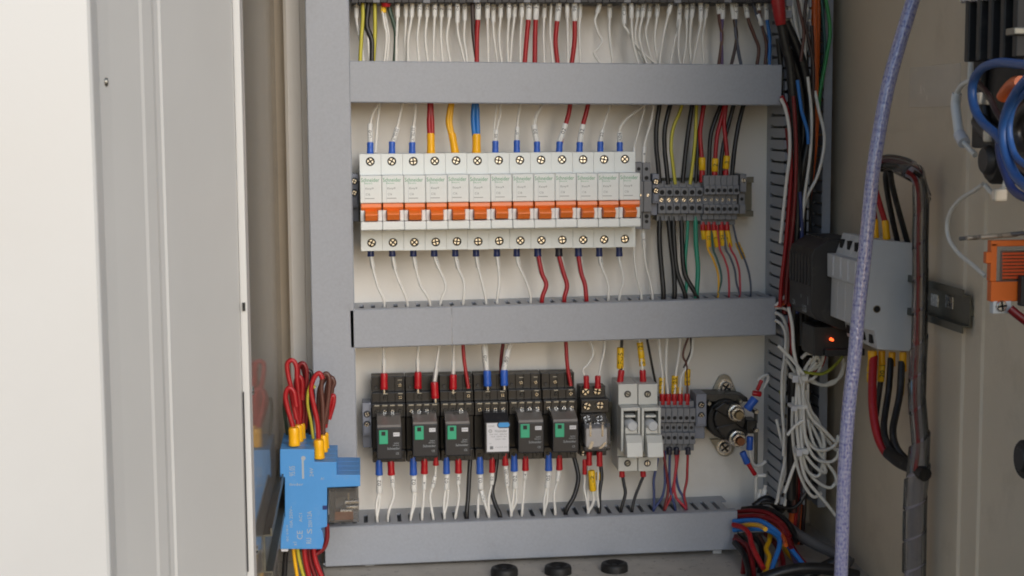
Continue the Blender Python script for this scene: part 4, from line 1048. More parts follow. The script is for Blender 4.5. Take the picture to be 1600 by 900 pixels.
wire('twin thick red wires in a yellow ferrule over the fourth breaker', 'red', [(671.5,212),(670.5,190),(671.5,172),(671.5,152)], r=2.2, d=(32, 30), fer=[(673,208,673.5,240,13,'yellow')], more=[[(675.5,212),(675,190),(674,172),(673,152)]], group=G2)
wire('twin thick yellow wires bowing left into the fifth breaker, yellow ferrule', 'yellow', [(704.5,212),(700,192),(701.5,175),(706,152)], r=2.0, d=(32, 30), fer=[(706,208,711.5,240,12.5,'yellow')], more=[[(707.5,212),(704,192),(705.5,172),(708.5,152)]], group=G2)
wire('twin thick blue wires in a yellow ferrule over the sixth breaker', 'blue', [(741.5,213),(739.5,190),(740,172),(742,152)], r=2.2, d=(32, 30), fer=[(744.5,209,744.5,240,14,'yellow')], more=[[(747,213),(746,190),(745.5,172),(743.5,152)]], group=G2)
wire('white wire beside the last breaker running down past its right edge', 'white', [(991,244),(991,230),(996,212),(1001,192),(1007,170),(1009,156)], r=1.0, d=(28, 30), slv=[(991,246,991,230,5.5,'','white')], group=G2)
wire('white wire with small sleeve entering the tall grey terminal from above', 'white', [(1005.5,258),(1006.5,230),(1012,208),(1018,186),(1023,156)], r=1.2, d=(36, 30), slv=[(1005.5,255,1006.8,229,6.4,'16','white')], group=G2)

# wires into the terminal strip from above
G3 = 'wires entering the terminal strip from above'
for lab, c_, pts, r_ in [
  ('leftmost thick black wire above the terminal strip', 'black', [(1031,286),(1028,256),(1025.5,230),(1025.5,200),(1030,168),(1032,152)], 2.05),
  ('second thick black wire from left above the terminal strip', 'black', [(1044,288),(1041,258),(1038.5,234),(1038.5,204),(1044,176),(1050,154)], 2.05),
  ('left striped earth wire bowing between black wires above the terminal strip', 'greenyellow', [(1055,288),(1051,255),(1048.5,228),(1052,200),(1061,178),(1069,154)], 1.6),
  ('third thick black wire from left above the terminal strip', 'black', [(1066.5,286),(1070.5,245),(1075,208),(1079,180),(1083,154)], 2.05),
  ('right striped earth wire beside red wire above the terminal strip', 'greenyellow', [(1078,288),(1083,250),(1086.5,210),(1087.5,180),(1089,154)], 1.6),
  ('black wire half hidden behind the first red wire above the terminals', 'black', [(1087,286),(1089,250),(1091,216),(1097,180),(1099,154)], 1.8),
  ('black wire between first and second red wires above the terminals', 'black', [(1107,284),(1108,250),(1110.5,212),(1118,186),(1130,154)], 1.9),
  ('black wire crossing behind the third red wire above the terminals', 'black', [(1126,284),(1127,252),(1131,224),(1139,192),(1149,154)], 1.9),
  ('rightmost thick black wire above the terminal strip', 'black', [(1143,284),(1146,248),(1150,217),(1156,186),(1165,152)], 2.05)]:
    wire(lab, c_, pts, r=r_, d=(34, 28), group=G3, n=10)
for k, (lab, pts, f) in enumerate([
  ('first', [(1097,276),(1096.5,248),(1094,212),(1096,190),(1102,154)], (1097.3,266,1097,246,11)),
  ('second', [(1116.5,276),(1117.5,247),(1120.5,212),(1126,190),(1135,154)], (1116.5,268,1117.5,247.5,11)),
  ('third', [(1134,276),(1136,244),(1133,212),(1131.5,190),(1136,154)], (1134,264,1136,243.5,11))]):
    wire(f'{lab} red wire from left above the terminals, yellow marker ring at its foot', 'red', pts, r=1.9, d=(36, 30), fer=[(pts[0][0], 266, pts[0][0], 285, 9.5, 'red')], slv=[f+(['1', '2', '3'][k], 'yellow')], group=G3)

# ================================================================== wires leaving the breakers and terminals downwards, into the middle duct
G4 = 'wires from the breakers down to the middle duct'
B4 = [
 ('white', [(579,392),(580,404),(583,420),(590,447),(598.5,472)], 579, 'U-01', 'leftmost breaker', 1.15),
 ('white', [(613,392),(614,404),(617,420),(622,436),(635.5,470)], 612.5, 'U081', 'second breaker', 1.15),
 ('white', [(645.5,392),(646.5,404),(650,420),(657,446),(672.5,470)], 645.5, 'KA-1', 'third breaker', 1.2),
 ('white', [(678,392),(679.5,404),(685,418),(694,438),(696,452),(691.5,470)], 678, '4357', 'fourth breaker', 1.15),
 ('white', [(711,392),(712,404),(716,420),(725,442),(727.5,470)], 711, '4Y01', 'fifth breaker', 1.15),
 ('white', [(743.5,392),(744.5,404),(747,418),(754,445),(762,470)], 743.5, '418', 'sixth breaker', 1.15),
 ('white', [(776,392),(777,404),(778.5,416),(780,440),(780.5,470)], 776, '400', 'seventh breaker', 1.3),
 ('white', [(807,392),(808,404),(811,416),(822,440),(835,465)], 807, '7', 'eighth breaker', 1.15),
 ('red', [(840,392),(842,404),(847,428),(853.5,445),(852,468)], 840, '98', 'ninth breaker', 1.95),
 ('red', [(873,392),(874.5,404),(881,428),(886,447),(886.5,468)], 873, '95', 'tenth breaker', 1.95),
 ('red', [(903.5,392),(904.5,404),(908.5,428),(914,445),(923,466)], 903.5, '38', 'eleventh breaker', 1.95),
 ('white', [(936,392),(937,402),(939.5,416),(950,442),(955,464)], 936, '25', 'twelfth breaker', 1.15),
 ('white', [(967.3,392),(967.5,402),(968,408),(974,436),(975,464)], 967.3, '4', 'rightmost breaker', 1.15)]
for k, (c_, pts, fx_, t, lab, r_) in enumerate(B4):
    big = c_ == 'red'
    se = pts[2] if not big else (pts[2][0], pts[2][1])
    if lab in ('twelfth breaker', 'rightmost breaker', 'eighth breaker'): se = (pts[2][0], pts[2][1]-1)
    wire(f'{c_} wire marked {t} hanging below the {lab}', c_, pts, r=r_, d=(32, 40), fer=[(fx_, 384, fx_+0.4, 400.5, 10.6 if not big else 12, 'dark' if k == 9 else 'navy')],
         slv=[(fx_+0.6, 399, se[0], se[1], 6.8 if not big else 9.4, t, 'white')], group=G4, snap='mid')
for lab, c_, pts, r_, sl in [
  ('plain white wire just right of the last breaker, dropping to the middle duct', 'white', [(990.5,378),(991,400),(995,432),(1007,464)], 1.05, (990.3,368,990.6,386,6,'','white')),
  ('white wire with small sleeve below the tall grey terminal', 'white', [(1004.5,352),(1006,384),(1009,414),(1016,440),(1024,463)], 1.15, (1005,364,1006.5,388,6.6,'15','white'))]:
    wire(lab, c_, pts, r=r_, d=(36, 40), slv=[sl], group=G4, snap='mid')
for lab, c_, pts, r_ in [
  ('leftmost thick black wire below the terminal strip', 'black', [(1030.5,338),(1030.5,382),(1034,425),(1041,462)], 2.2),
  ('second thick black wire from left below the terminal strip', 'black', [(1044,338),(1048,382),(1053,425),(1062,462)], 2.2),
  ('third black wire from left, pressed to its neighbour below the terminal strip', 'black', [(1052,338),(1053.5,382),(1058,425),(1066,462)], 2.1),
  ('rightmost thick black wire below the terminal strip', 'black', [(1064.5,338),(1066,382),(1070,428),(1080,462)], 2.2),
  ('thin green wire half hidden behind a black one below the terminals', 'green', [(1075,338),(1073.5,372),(1070.5,410),(1073,440),(1078,461)], 1.5),
  ('thick green wire alone below the terminal strip', 'green', [(1086.5,338),(1087.5,382),(1090.5,420),(1095.5,462)], 2.1)]:
    wire(lab, c_, pts, r=r_, d=(32, 40), group=G4, snap='mid', n=10)
YB = [
 ('yellow', [(1104,352),(1105.5,386),(1114,404),(1121,424),(1123,442),(1120.5,462)], (1098,357,1100,374,8), 'yellow wire'),
 ('teal', [(1112,352),(1114,387),(1120,404),(1126,424),(1127,440),(1122.5,461)], (1106.5,357,1107.5,386,8), 'dark teal wire'),
 ('pink', [(1120,352),(1124,386),(1131,402),(1137,420),(1139,440),(1135.5,462)], (1115,357,1120.5,386,8), 'left red wire'),
 ('greyblue', [(1130,352),(1133.5,387),(1141,402),(1148,422),(1151,443),(1150,461)], (1127,357,1129.5,384,8), 'grey-blue wire'),
 ('pink', [(1138,352),(1141,386),(1149,402),(1154.5,420),(1156,438),(1150.5,461)], (1135.5,357,1141.5,386,8), 'right red wire')]
for k, (c_, pts, f, lab) in enumerate(YB):
    wire(f'thin {lab} with a yellow marker below the narrow terminals', c_, pts, r=0.95, d=(32, 40), fer=[(f[0], 346, f[0]+0.3, 360, 9, 'red')], slv=[f+(['1', '22', '3', '24', '7'][k], 'yellow')], group=G4, snap='mid')
wire('thin grey-blue wire with a slanted yellow marker, rightmost below the terminals', 'greyblue', [(1145,350),(1151,376),(1158,394),(1166,412),(1171.5,434),(1172,460)], r=0.95, d=(32, 40),
     slv=[(1152,379,1155.5,389,7.5,'2','yellow'), (1156,388,1162,404,7.5,'6','yellow')], group=G4, snap='mid')

# ================================================================== wires from the middle duct down to the relays
G5 = 'wires from the middle duct down to the relays'
def top_in(pts): return pts
wire('white wire marked 154 in a red ferrule on the leftmost socket', 'white', [(599,535),(599.5,560),(600,590)], r=1.15, d=(34, 36), fer=[(600,583,600,608,12,'red',38)], slv=[(599.5,561,600,584,7,'154','white')], group=G5, tip='b')
wire('white wire marked 20 in a red ferrule on the second socket', 'white', [(654.5,533),(652.5,560),(653,585)], r=1.15, d=(34, 36), fer=[(653,581,653,607,12,'red',38)], slv=[(652.3,561,653,582,7,'20','white')], group=G5, tip='b')
wire('white wire with low red ferrule between the second and third sockets', 'white', [(687.5,533),(682,570),(678.5,600)], r=1.15, d=(36, 42), fer=[(678.5,597,680,622,12.5,'red',46)], slv=[(681.5,575,678.5,598,7,'26','white')], group=G5, tip='b')
wire('white wire with red ferrule on the third socket', 'white', [(709.5,531),(708.5,560),(708,588)], r=1.15, d=(34, 36), fer=[(708,585,708,608,12,'red',38)], slv=[(708.3,563,708,586,7,'16','white')], group=G5, tip='b')
wire('bare red wire without ferrule entering the third socket', 'red', [(722.5,528),(725,560),(728,582),(732,607)], r=1.6, d=(34, 38), group=G5)
wire('twin white wires with upright sleeve N801, left blue ferrule on the fourth socket', 'white', [(755.5,530),(757,552),(760,582)], r=1.4, d=(34, 36), fer=[(761,579,762,603,12.8,'blue',40)], slv=[(756.5,541,760.5,580,9.6,'N801','white')], more=[[(759.5,530),(760.5,552),(762,582)]], group=G5, tip='b')
wire('twin white wires in a wide sleeve marked N801, leaning right to the middle duct', 'white', [(800,528),(793,548),(787,582)], r=1.4, d=(38, 38), fer=[(787.5,578,788,602,12.6,'blue',40)], slv=[(794,546,787.5,579,9.6,'N801','white')], more=[[(803,528),(796,550),(789,582)]], group=G5, tip='b')
wire('red-brown wire behind the leaning sleeve at the fourth socket', 'darkred', [(788,528),(784.5,548),(782.5,570),(784,592)], r=1.6, d=(28, 30), group=G5)
wire('straight red wire running down to the sixth socket', 'red', [(884,526),(885,550),(887,575),(892,603)], r=1.7, d=(34, 38), group=G5)
wire('kinked white wire with red ferrule, left on the small socket', 'white', [(920,528),(926,543),(926,556),(918,570),(911,578),(914,590)], r=1.1, d=(36, 38), fer=[(916,587,916.5,607,9.4,'red',40)], group=G5)
wire('white wire with red ferrule, right on the small socket', 'white', [(945,526),(944,548),(940,565),(935.5,588)], r=1.1, d=(34, 38), fer=[(934,587,934,607,9.8,'red',40)], group=G5)
wire('black wire in a yellow marker and red ferrule on the left fuse pole', 'black', [(972,525),(971,545),(970.5,582)], r=1.3, d=(36, 38), fer=[(971,578,968.5,600,11,'red',38)], slv=[(969.5,543,969,576,11.5,'FU5','yellow')], more=[('white', [(973.5,573),(973,584)])], group=G5)
wire('white wire in three yellow marker rings and red ferrule on the right fuse pole', 'white', [(999,526),(1001,545),(1004,582)], r=1.3, d=(36, 38), fer=[(1004,578,1005,600,11,'red',38)], slv=[(999.5,535,1001,547,10.5,'2','yellow'), (1001.2,547.5,1002.6,560,10.5,'1','yellow'), (1002.8,560.5,1004,572,10.5,'5','yellow')], group=G5)
wire('thin black wire slanting down right of the fuse holder markers', 'black', [(1010,524),(1014,546),(1019,572),(1025,602)], r=1.1, d=(34, 34), group=G5)
G6 = 'wires entering the small terminals from above'
def YW(lab, c_, pts, f, sl, r_=1.2):
    wire(lab, c_, pts, r=r_, d=(36, 38), fer=[(f, 615, f, 632, 9.6, 'red', 38)], slv=sl, group=G6)
YW('white wire with two yellow marker rings, leftmost over the small terminals', 'white', [(1029,525),(1031.5,556),(1035,586),(1035,618)], 1035, [(1034,590,1034,602,9.6,'2','yellow'), (1034,602.5,1034,615,9.6,'2','yellow')])
YW('straight white wire without marker over the small terminals', 'white', [(1042.5,525),(1041,556),(1041,585),(1044,618)], 1044, [])
YW('white wire with two yellow marker rings, middle of the small terminals', 'white', [(1063.5,525),(1060.5,556),(1056,585),(1054,618)], 1053.5, [(1054.5,587,1054,601,10.4,'25','yellow'), (1053.8,601.5,1053.5,616,10.4,'25','yellow')])
YW('white wire sweeping left across the brown one to a small yellow ring', 'white', [(1083,528),(1081,552),(1073,572),(1064.5,590),(1062.5,618)], 1062.8, [(1062.8,605,1062.8,616,8,'2','yellow')])
YW('brown wire with tall yellow marker, rightmost over the small terminals', 'brown', [(1075.5,527),(1069,545),(1067.5,558),(1073,572),(1074,618)], 1073.5, [(1074.5,577,1074,589,9.6,'7','yellow'), (1074,589.5,1073.6,602,9.6,'2','yellow')], 1.0)
wire('thin dark wire curving behind the sweeping white wire', 'darkbrown', [(1079,526),(1080,545),(1074,562),(1068,575)], r=0.9, d=(32, 32), group=G6)

# ================================================================== wires under the relays, into the lower duct
G7 = 'wires from the relays down to the lower duct'
def low(lab, c_, pts, fer=None, sl=(), more=(), r_=1.25, d=(34, 46)):
    wire(lab, c_, pts, r=r_, d=d, fer=[fer] if fer else [], slv=[q[:6]+('white',)+q[6:] for q in sl], more=more, group=G7, snap='low')
low('white pair marked 102 in blue ferrule under the leftmost socket', 'white', [(592,738),(592.5,765),(588,788),(589,810)], (592,718,592.5,742,11.6,'blue',44), [(592.5,742,592.8,770,9.6,'102',40)], [[(593,738),(593.5,770),(592.5,790),(590,810)]])
low('white wire marked 35 in red ferrule under the leftmost socket', 'white', [(611,736),(613.5,758),(615,776),(606,803)], (610.5,720,611.5,742,11.6,'red',44), [(612.3,741,614,761,7,'35',40)])
low('white pair marked 102 in blue ferrule under the second socket', 'white', [(645.5,738),(646,768),(645,788),(642,810)], (645.5,713,646,742,12,'blue',44), [(646.3,741,646.8,768,10,'102',40)], [[(648,738),(648.8,768),(648,788),(643,810)]])
low('white wire marked 41 in red ferrule under the second socket', 'white', [(663,736),(662.5,765),(661,788),(659.5,810)], (663,716,663,740,11.6,'red',44), [(663,740,662.6,765,6.8,'41',40)])
low('white wire marked 34 bowing left in the gap after the second socket', 'white', [(681,724),(679.5,748),(673,770),(672.5,784),(680,810)], (681,708,681,727,9.6,'red',44), [(679.6,744,675.5,762,6.8,'34',40)])
low('white pair marked 102 in blue ferrule under the third socket', 'white', [(697,736),(696,765),(693.5,785),(695,806)], (697.5,713,697.7,740,11.2,'blue',44), [(698,739,697.5,765,9.4,'102',40)], [[(699.5,736),(700,765),(699,785),(696,806)]])
low('white wire marked 36 in red ferrule under the third socket', 'white', [(716.5,736),(716,757),(717,778),(712,806)], (716,716,716.3,739,11.6,'red',44), [(716.4,738,716,757,7,'36',40)])
low('straight thick black wire between the third and fourth relays', 'black', [(735,712),(733,745),(731.5,775),(730,806)], None, (), (), 2.0)
low('white wire marked 103 in blue ferrule under the fourth socket', 'white', [(750,736),(749,765),(747,782),(747.5,806)], (749.5,713,750,740,12,'blue',44), [(750,739,751,764,9.2,'103',40)])
low('white wire with slanted sleeve KA below the 103 sleeve', 'white', [(752,755),(753,768),(757,785),(767,808)], None, [(751.8,766,756.5,784,7.2,'KA1',42)])
low('white wire marked 02 in red ferrule under the fourth relay', 'white', [(769,734),(768,757),(763.5,780),(766,806)], (768.7,714,769,738,10,'red',44), [(769.2,737,768,757,7.4,'02',42)])
low('thick black wire sweeping right under the white-labelled relay', 'black', [(777,712),(773,745),(769,768),(774,788),(785,806)], None, (), (), 2.0, (32, 46))
low('white wire marked KA.N801 in red ferrule under the white-labelled relay', 'white', [(789.5,724),(791,745),(793.5,770),(798,800)], (789.3,706,789.5,727,10.6,'red',44), [(789.6,726,792.8,759,7.4,'KA.N801',42)])
low('white pair marked 102 in blue ferrule under the fifth socket', 'white', [(803.5,732),(803,763),(800.5,785),(799.5,803)], (803,708,803.5,736,12,'blue',44), [(804,735,805,763,9.8,'102',40)], [[(806.5,732),(807,763),(806,785),(801,803)]])
low('white wire in red ferrule under the fifth socket', 'white', [(820.8,732),(820,748),(818,772),(819,800)], (821,712,821,735,11,'red',44), [(820.9,734,820,748,7,'4',42)])
low('white pair marked 105 in blue ferrule under the sixth socket', 'white', [(856.5,732),(853.5,762),(850,782),(851,800)], (857,706,857.2,735,12,'blue',44), [(857.4,734,855,762,9.4,'105',40)], [[(858,732),(856.5,762),(854.5,785),(854.5,800)]])
low('white wire in red ferrule under the rightmost black relay', 'white', [(873.8,730),(871,752),(865.8,772),(869,801)], (874,710,874,734,10.6,'red',44), [(873.5,733,871,752,7.4,'1',42)])
low('thick black wire bowing right from under the rightmost black relay', 'black', [(895,708),(901,730),(903.5,750),(897,775),(887,798)], None, (), (), 2.0)
low('white wire in red ferrule, leftmost under the clear relay', 'white', [(920,724),(918.5,745),(918.5,782),(922,801)], (920.5,706,920.5,727,9.6,'red',44))
low('white wire in a long yellow marker under the clear relay', 'white', [(925,735),(926,765),(927.5,784),(924,801)], None, (), (), 1.3)
o = [r_ for r_ in bpy.data.objects if r_.get('label') == 'white wire in a long yellow marker under the clear relay'][0]
ym = thing('marker_tag', 'long yellow marker tag hanging under the clear relay', 'wire marker', P(926, 767, 46))
a, e = P(924, 735, 48), P(926.5, 767, 48); sv = MB().tube([a, a.lerp(e, .05), a.lerp(e, .95), e], 3, n=12, radii=[2.6, 3.1, 3.1, 2.7]).build('marker_sleeve', 'sleeve_yellow', ym)
tb = MB(); put_text(tb, '1-2', (a+e)/2, (e-a)*-1, EYE.cross((e-a)*-1), height=3, width=9, e=EYE, cyl_r=3.1); tb.build('lettering', 'print_black', sv)
low('black wire in red ferrule, rightmost under the clear relay', 'black', [(938,722),(940,745),(937,768),(936.5,784),(940.5,800)], (936.5,706,937,728,10,'red',44), (), (), 1.7)
wire('short wire in a red ferrule left of the clear relay foot', 'white', [(913.5,722),(913.5,752),(913,764),(920,800)], r=1.1, d=(38, 46), fer=[(913.5,718,913.5,741,7.5,'red',42)], group=G7, snap='low')
wire('short wire with small yellow ring beside the black wire under the clear relay', 'white', [(934,728),(934.5,744),(933.5,770),(928,800)], r=1.0, d=(38, 46), slv=[(934,738,934.5,750,7,'1','yellow')], group=G7, snap='low')
G8 = 'wires from the fuse holder and small terminals down to the lower duct'
def low2(lab, c_, pts, fer=None, r_=1.2, d=(38, 46)):
    wire(lab, c_, pts, r=r_, d=d, fer=[fer] if fer else [], group=G8, snap='low')
low2('black wire in red ferrule under the left fuse pole', 'black', [(972.5,742),(975,757),(977,772),(971.5,797)], (971.5,732,972,745,9.5,'red',42), 1.5)
low2('black wire in red ferrule under the right fuse pole', 'black', [(1006,742),(1000,757),(992.5,776),(991.5,798)], (1004.5,732,1005,744.5,9.5,'red',42), 1.4)
low2('navy wire bowing left, leftmost under the small terminals', 'navy', [(1030,698),(1027,722),(1021.5,750),(1022,772),(1027.5,797)], None)
low2('second navy wire from left joining the first at one slot', 'navy', [(1040,698),(1038.5,730),(1039,756),(1034,778),(1028.5,797)], None)
low2('third navy wire from left under the small terminals', 'navy', [(1047,698),(1046,735),(1046.5,758),(1051,780),(1060,796)], (1046,699,1046,710,9,'dark',44))
low2('navy wire slanting to the right under the small terminals', 'navy', [(1058,698),(1056.5,740),(1060,762),(1068,778),(1079,796)], (1057,699,1057,710,9,'dark',44))
low2('straight red wire leaning left under the small terminals', 'red', [(1061,698),(1058,725),(1052,760),(1047,780),(1042,797)], None)
low2('second red wire crossing the navy ones under the small terminals', 'pink', [(1055,700),(1056.5,725),(1053.5,756),(1057,778),(1064,797)], None)
low2('rightmost red wire alone under the small terminals', 'red', [(1075,698),(1074,730),(1073,752),(1069,772),(1078,795)], (1075,699,1075,710,9,'dark',44))
low2('red-brown wire at the left under the small terminals', 'darkred', [(1035,698),(1040,730),(1044,765),(1041,797)], None, 1.3)

# leads on the contactor
G9 = 'leads on the contactor'
wire('short white loop ending in red and blue spade ferrules on the upper stud', 'white', [(1184,596),(1189,590),(1198,586),(1200,592),(1193,606)], r=1.3, d=(44, 40), fer=[(1187.5,607,1179,626,0.1,'blue',48)], group=G9)
sp_ = thing('spade_terminal', 'blue spade terminal with red sleeve on the upper stud', 'spade terminal', P(1175, 632, 46), G9)
def tubeT(root, x0, y0, x1, y1, w, d, m, name, r1=None):
    a, e = P(x0, y0, d), P(x1, y1, d); R_ = mm(w, d)/2
    MB().tube([a, a.lerp(e, .08), a.lerp(e, .5), a.lerp(e, .92), e], R_, n=12, radii=[R_*.85, R_, R_*.93, R_, R_*.85]).build(name, m, root)
tubeT(sp_, 1167, 640, 1180, 622, 15, 48, 'ferrule_blue', 'insulator'); tubeT(sp_, 1176, 614, 1189, 616, 9.5, 50, 'ferrule_red', 'insulator'); tubeT(sp_, 1183, 610, 1190, 594, 6.5, 46, 'ferrule_red', 'insulator')
sp2 = thing('spade_terminal', 'blue spade terminal beside the lower stud', 'spade terminal', P(1172, 704, 46), G9)
tubeT(sp2, 1172, 682, 1171, 703, 11.5, 46, 'ferrule_blue', 'insulator')
sp3 = thing('spade_terminal', 'slanted blue spade terminal below the lower stud, red tail', 'spade terminal', P(1160, 706, 46), G9)
tubeT(sp3, 1160, 706, 1168, 724, 11.5, 46, 'ferrule_blue', 'insulator'); tubeT(sp3, 1168, 723, 1180, 742, 7.5, 46, 'ferrule_red', 'insulator')
wire('white lead hooking up from the lower blue spade terminal', 'white', [(1171.5,702),(1173,716),(1179,727),(1188,727),(1196,721)], r=1.6, d=(44, 36), group=G9)
wire('white lead with blank sleeve turning down from the red tail to the lower duct', 'white', [(1197,743),(1188,743),(1182,746),(1181,760),(1181.5,786)], r=1.5, d=(42, 40), slv=[(1196,743,1184,743,6.6,'','white')], group=G9)

# ================================================================== blue relay modules on the left inner wall
dB = 168.0; tB = 15.6
rl_ = thing('din_rail', 'steel rail running along the left wall behind the blue relay modules', 'mounting rail', P(437, 775, dB), 'steel mounting rails')
q = P(437, 775, dB)
zr = q.z; xr = xs+0.1
prf = [(xr, zr-17.5), (xr+7.5, zr-17.5), (xr+7.5, zr-12.5), (xr+6.3, zr-12.5), (xr+6.3, zr-16), (xr+1.2, zr-16)]
m = MB(); m.box(xr, xr+1.2, -330, -55, zr-13, zr+13); m.box(xr+1.25, xr+6, -330, -55, zr+12, zr+13.2); m.box(xr+1.25, xr+6, -330, -55, zr-13.2, zr-12)
m.box(xr+4.9, xr+6, -330, -55, zr+13.25, zr+17.5); m.box(xr+4.9, xr+6, -330, -55, zr-17.5, zr-13.25)
m.build('rail_profile', 'rail_steel', rl_)
outline_px = [(437.5,704),(437.5,745),(444.5,745),(444.5,812),(438,814),(438,858),(502,858),(504,845),(502,836),(502,826),(508,825),(511,824),(511,778),(513,760),(562,760),(562,745),(526,745),(526,724),(492,723),(492,704)]
outline_px = [(437.5,702),(437.5,746),(445,746),(445,808),(440,812),(438,858),(503,858),(506,846),(504,832),(501,826),(511,823),(511,762),(563,760),(563,742),(526,742),(526,722),(491,722),(491,702)]
BASEP = [P(x, y, dB) for x, y in outline_px]
base_txt = None
first = None
for k in range(4):
    off = k*(tB+0.5)
    ori = P(437, 858, dB) + Vector((0, off+tB, 0))
    r = thing('interface_relay', ['bright blue relay module nearest the door, printed with CE mark', 'second blue relay module, behind the printed front one', 'third blue relay module from the front on the left wall', 'rearmost blue relay module on the left wall'][k],
              'relay module', ori, 'blue relay modules on the left wall')
    if first is None:
        first = r
        MB().prism([(v.x, v.z) for v in BASEP], 'y', -dB, -dB+tB).build('module_body', 'socket_blue', r, bevel=0.5)
        a, e = P(513, 764, dB), P(563, 816, dB)
        MB().box(a.x+0.2, e.x-1, -dB+0.8, -dB+tB-0.8, e.z, a.z).build('clear_case', 'clear_plastic', r, bevel=0.4)
        a2, e2 = P(524, 770, dB), P(556, 778, dB)
        MB().box(a2.x, e2.x, -dB+3, -dB+tB-3, e2.z, a2.z).build('contact_block', 'module_black', r)
        for (x0, y0, x1, y1, mm_) in ((539, 783, 561, 786.5, 'steel'), (541, 791, 561, 794, 'steel'), (522, 800, 552, 812, 'copper'), (515, 768, 524, 812, 'module_black'), (543, 770, 546, 781, 'brass'), (531, 797, 551, 799.5, 'steel')):
            a2, e2 = P(x0, y0, dB-3), P(x1, y1, dB-3)
            MB().box(a2.x, e2.x, -dB+2.6, -dB+tB-4, e2.z, a2.z).build('contact_leaf' if mm_ != 'copper' else 'coil', mm_, r, bevel=0.2)
        a2, e2 = P(504, 790, dB), P(510.5, 796, dB); MB().box(a2.x, e2.x+0.3, -dB-0.5, -dB+0.2, e2.z, a2.z).build('clip', 'ferrule_navy', r)
        a2, e2 = P(439, 857, dB), P(450, 863, dB); MB().box(a2.x, e2.x, -dB+3, -dB+tB-2, e2.z, a2.z).build('foot', 'label_white', r)
        t = MB()
        def TV(s_, px, py, lpx, hpx, rot=True):
            q = P(px, py, dB)
            rt, up = (Vector((0,0,1)), Vector((-1,0,0))) if rot else (Vector((1,0,0)), Vector((0,0,1)))
            put_text(t, s_, (q.x, -dB-0.07, q.z), rt, up, height=mm(hpx, dB), width=mm(lpx, dB))
        TV('CE', 469, 836, 14, 9); TV('95.05', 457, 736, 16, 9); TV('10A 250V~', 455, 808, 34, 5); TV('24V', 487, 738, 14, 6); TV('12A', 484, 805, 12, 7); TV('S', 484, 830, 8, 8); TV('RU', 483, 845, 9, 8)
        TV('x1', 461, 849, 6, 6); TV('AC1', 470, 808, 14, 5); TV('IEC 61810', 449, 833, 26, 3.2); TV('250V', 485, 818, 12, 6); TV('A1', 504, 748, 5, 4, False)
        q0, q1 = P(472, 748, dB), P(474.5, 716, dB); t.box(q0.x, q1.x, -dB-0.08, -dB+0.1, q0.z, q1.z)
        q0 = P(474, 716, dB); t.cyl((q0.x, -dB+0.1, q0.z), (q0.x, -dB-0.09, q0.z), mm(3.6, dB), mm(3.6, dB), 12)
        TV('finder', 463, 757, 22, 4, False)
        t.build('lettering', 'print_pale', r)
        tblb = child_table(r)
    else:
        for ch in tblb[first.name]:
            if ch.name.startswith(('lettering', 'contact_leaf', 'coil', 'clip')): continue
            copy_tree(ch, r, tblb)
# stacked ridges on the module tops catch the light: thin terminal ribs
G10 = 'leads on the blue relay modules'
def blue_lead(lab, c_, pts, d, fer=None, r_=1.9):
    wire(lab, c_, pts, r=r_, d=d, fer=[fer] if fer else [], group=G10, n=10)
blue_lead('red lead in the front left yellow ferrule, looping up', 'red', [(460,690),(457,665),(450,640),(446,618),(451,606),(459,612),(463,635)], 152, (459,668,460,696,18,'yellow',158))
blue_lead('red lead making the tallest loop at the back left', 'red', [(466,668),(463,640),(456,610),(450,585),(449,568),(457,563),(463,572),(464,590),(466,610)], 132, (465,664,467,690,15,'yellow',138))
blue_lead('dark red lead rising beside the tallest loop', 'darkred', [(473,662),(475,640),(471,610),(466,590),(467,572),(474,568),(479,580),(478,605),(476,625)], 122, (471,662,472,686,12,'yellow',126))
blue_lead('red lead in the front right yellow ferrule', 'red', [(498,690),(496,660),(490,632),(486,608),(491,590),(499,583),(504,592)], 152, (498,687,499,716,17,'yellow',158))
blue_lead('brown lead looping over the right yellow ferrule', 'brown', [(505,688),(505,660),(504,630),(502,605),(505,588),(511,584),(515,596),(512,630),(507,660)], 134, (505,680,506,706,13,'yellow',140))
blue_lead('brown lead curling to the right at the back', 'brown', [(509,662),(511,640),(510,615),(513,598),(518,590),(522,598),(519,606)], 122, (508,676,509,700,11,'yellow',126))
blue_lead('red lead in the small loop furthest right', 'red', [(508,668),(512,645),(516,625),(521,618),(521,630),(514,655)], 116)
blue_lead('striped earth lead between the two bunches of red leads', 'greenyellow', [(490,690),(486,660),(481,635),(481,615),(486,600),(492,606)], 128, None, 1.3)
blue_lead('dark green lead behind the left bunch', 'darkgreen', [(451,690),(446,655),(444,635),(446,620)], 112, None, 1.4)
blue_lead('black lead behind the right bunch', 'black', [(480,690),(482,650),(484,610),(487,585),(480,578)], 104, None, 1.9)
blue_lead('dark brown lead between the bunches', 'darkbrown', [(485,690),(486,650),(489,620),(486,596)], 110, None, 1.9)
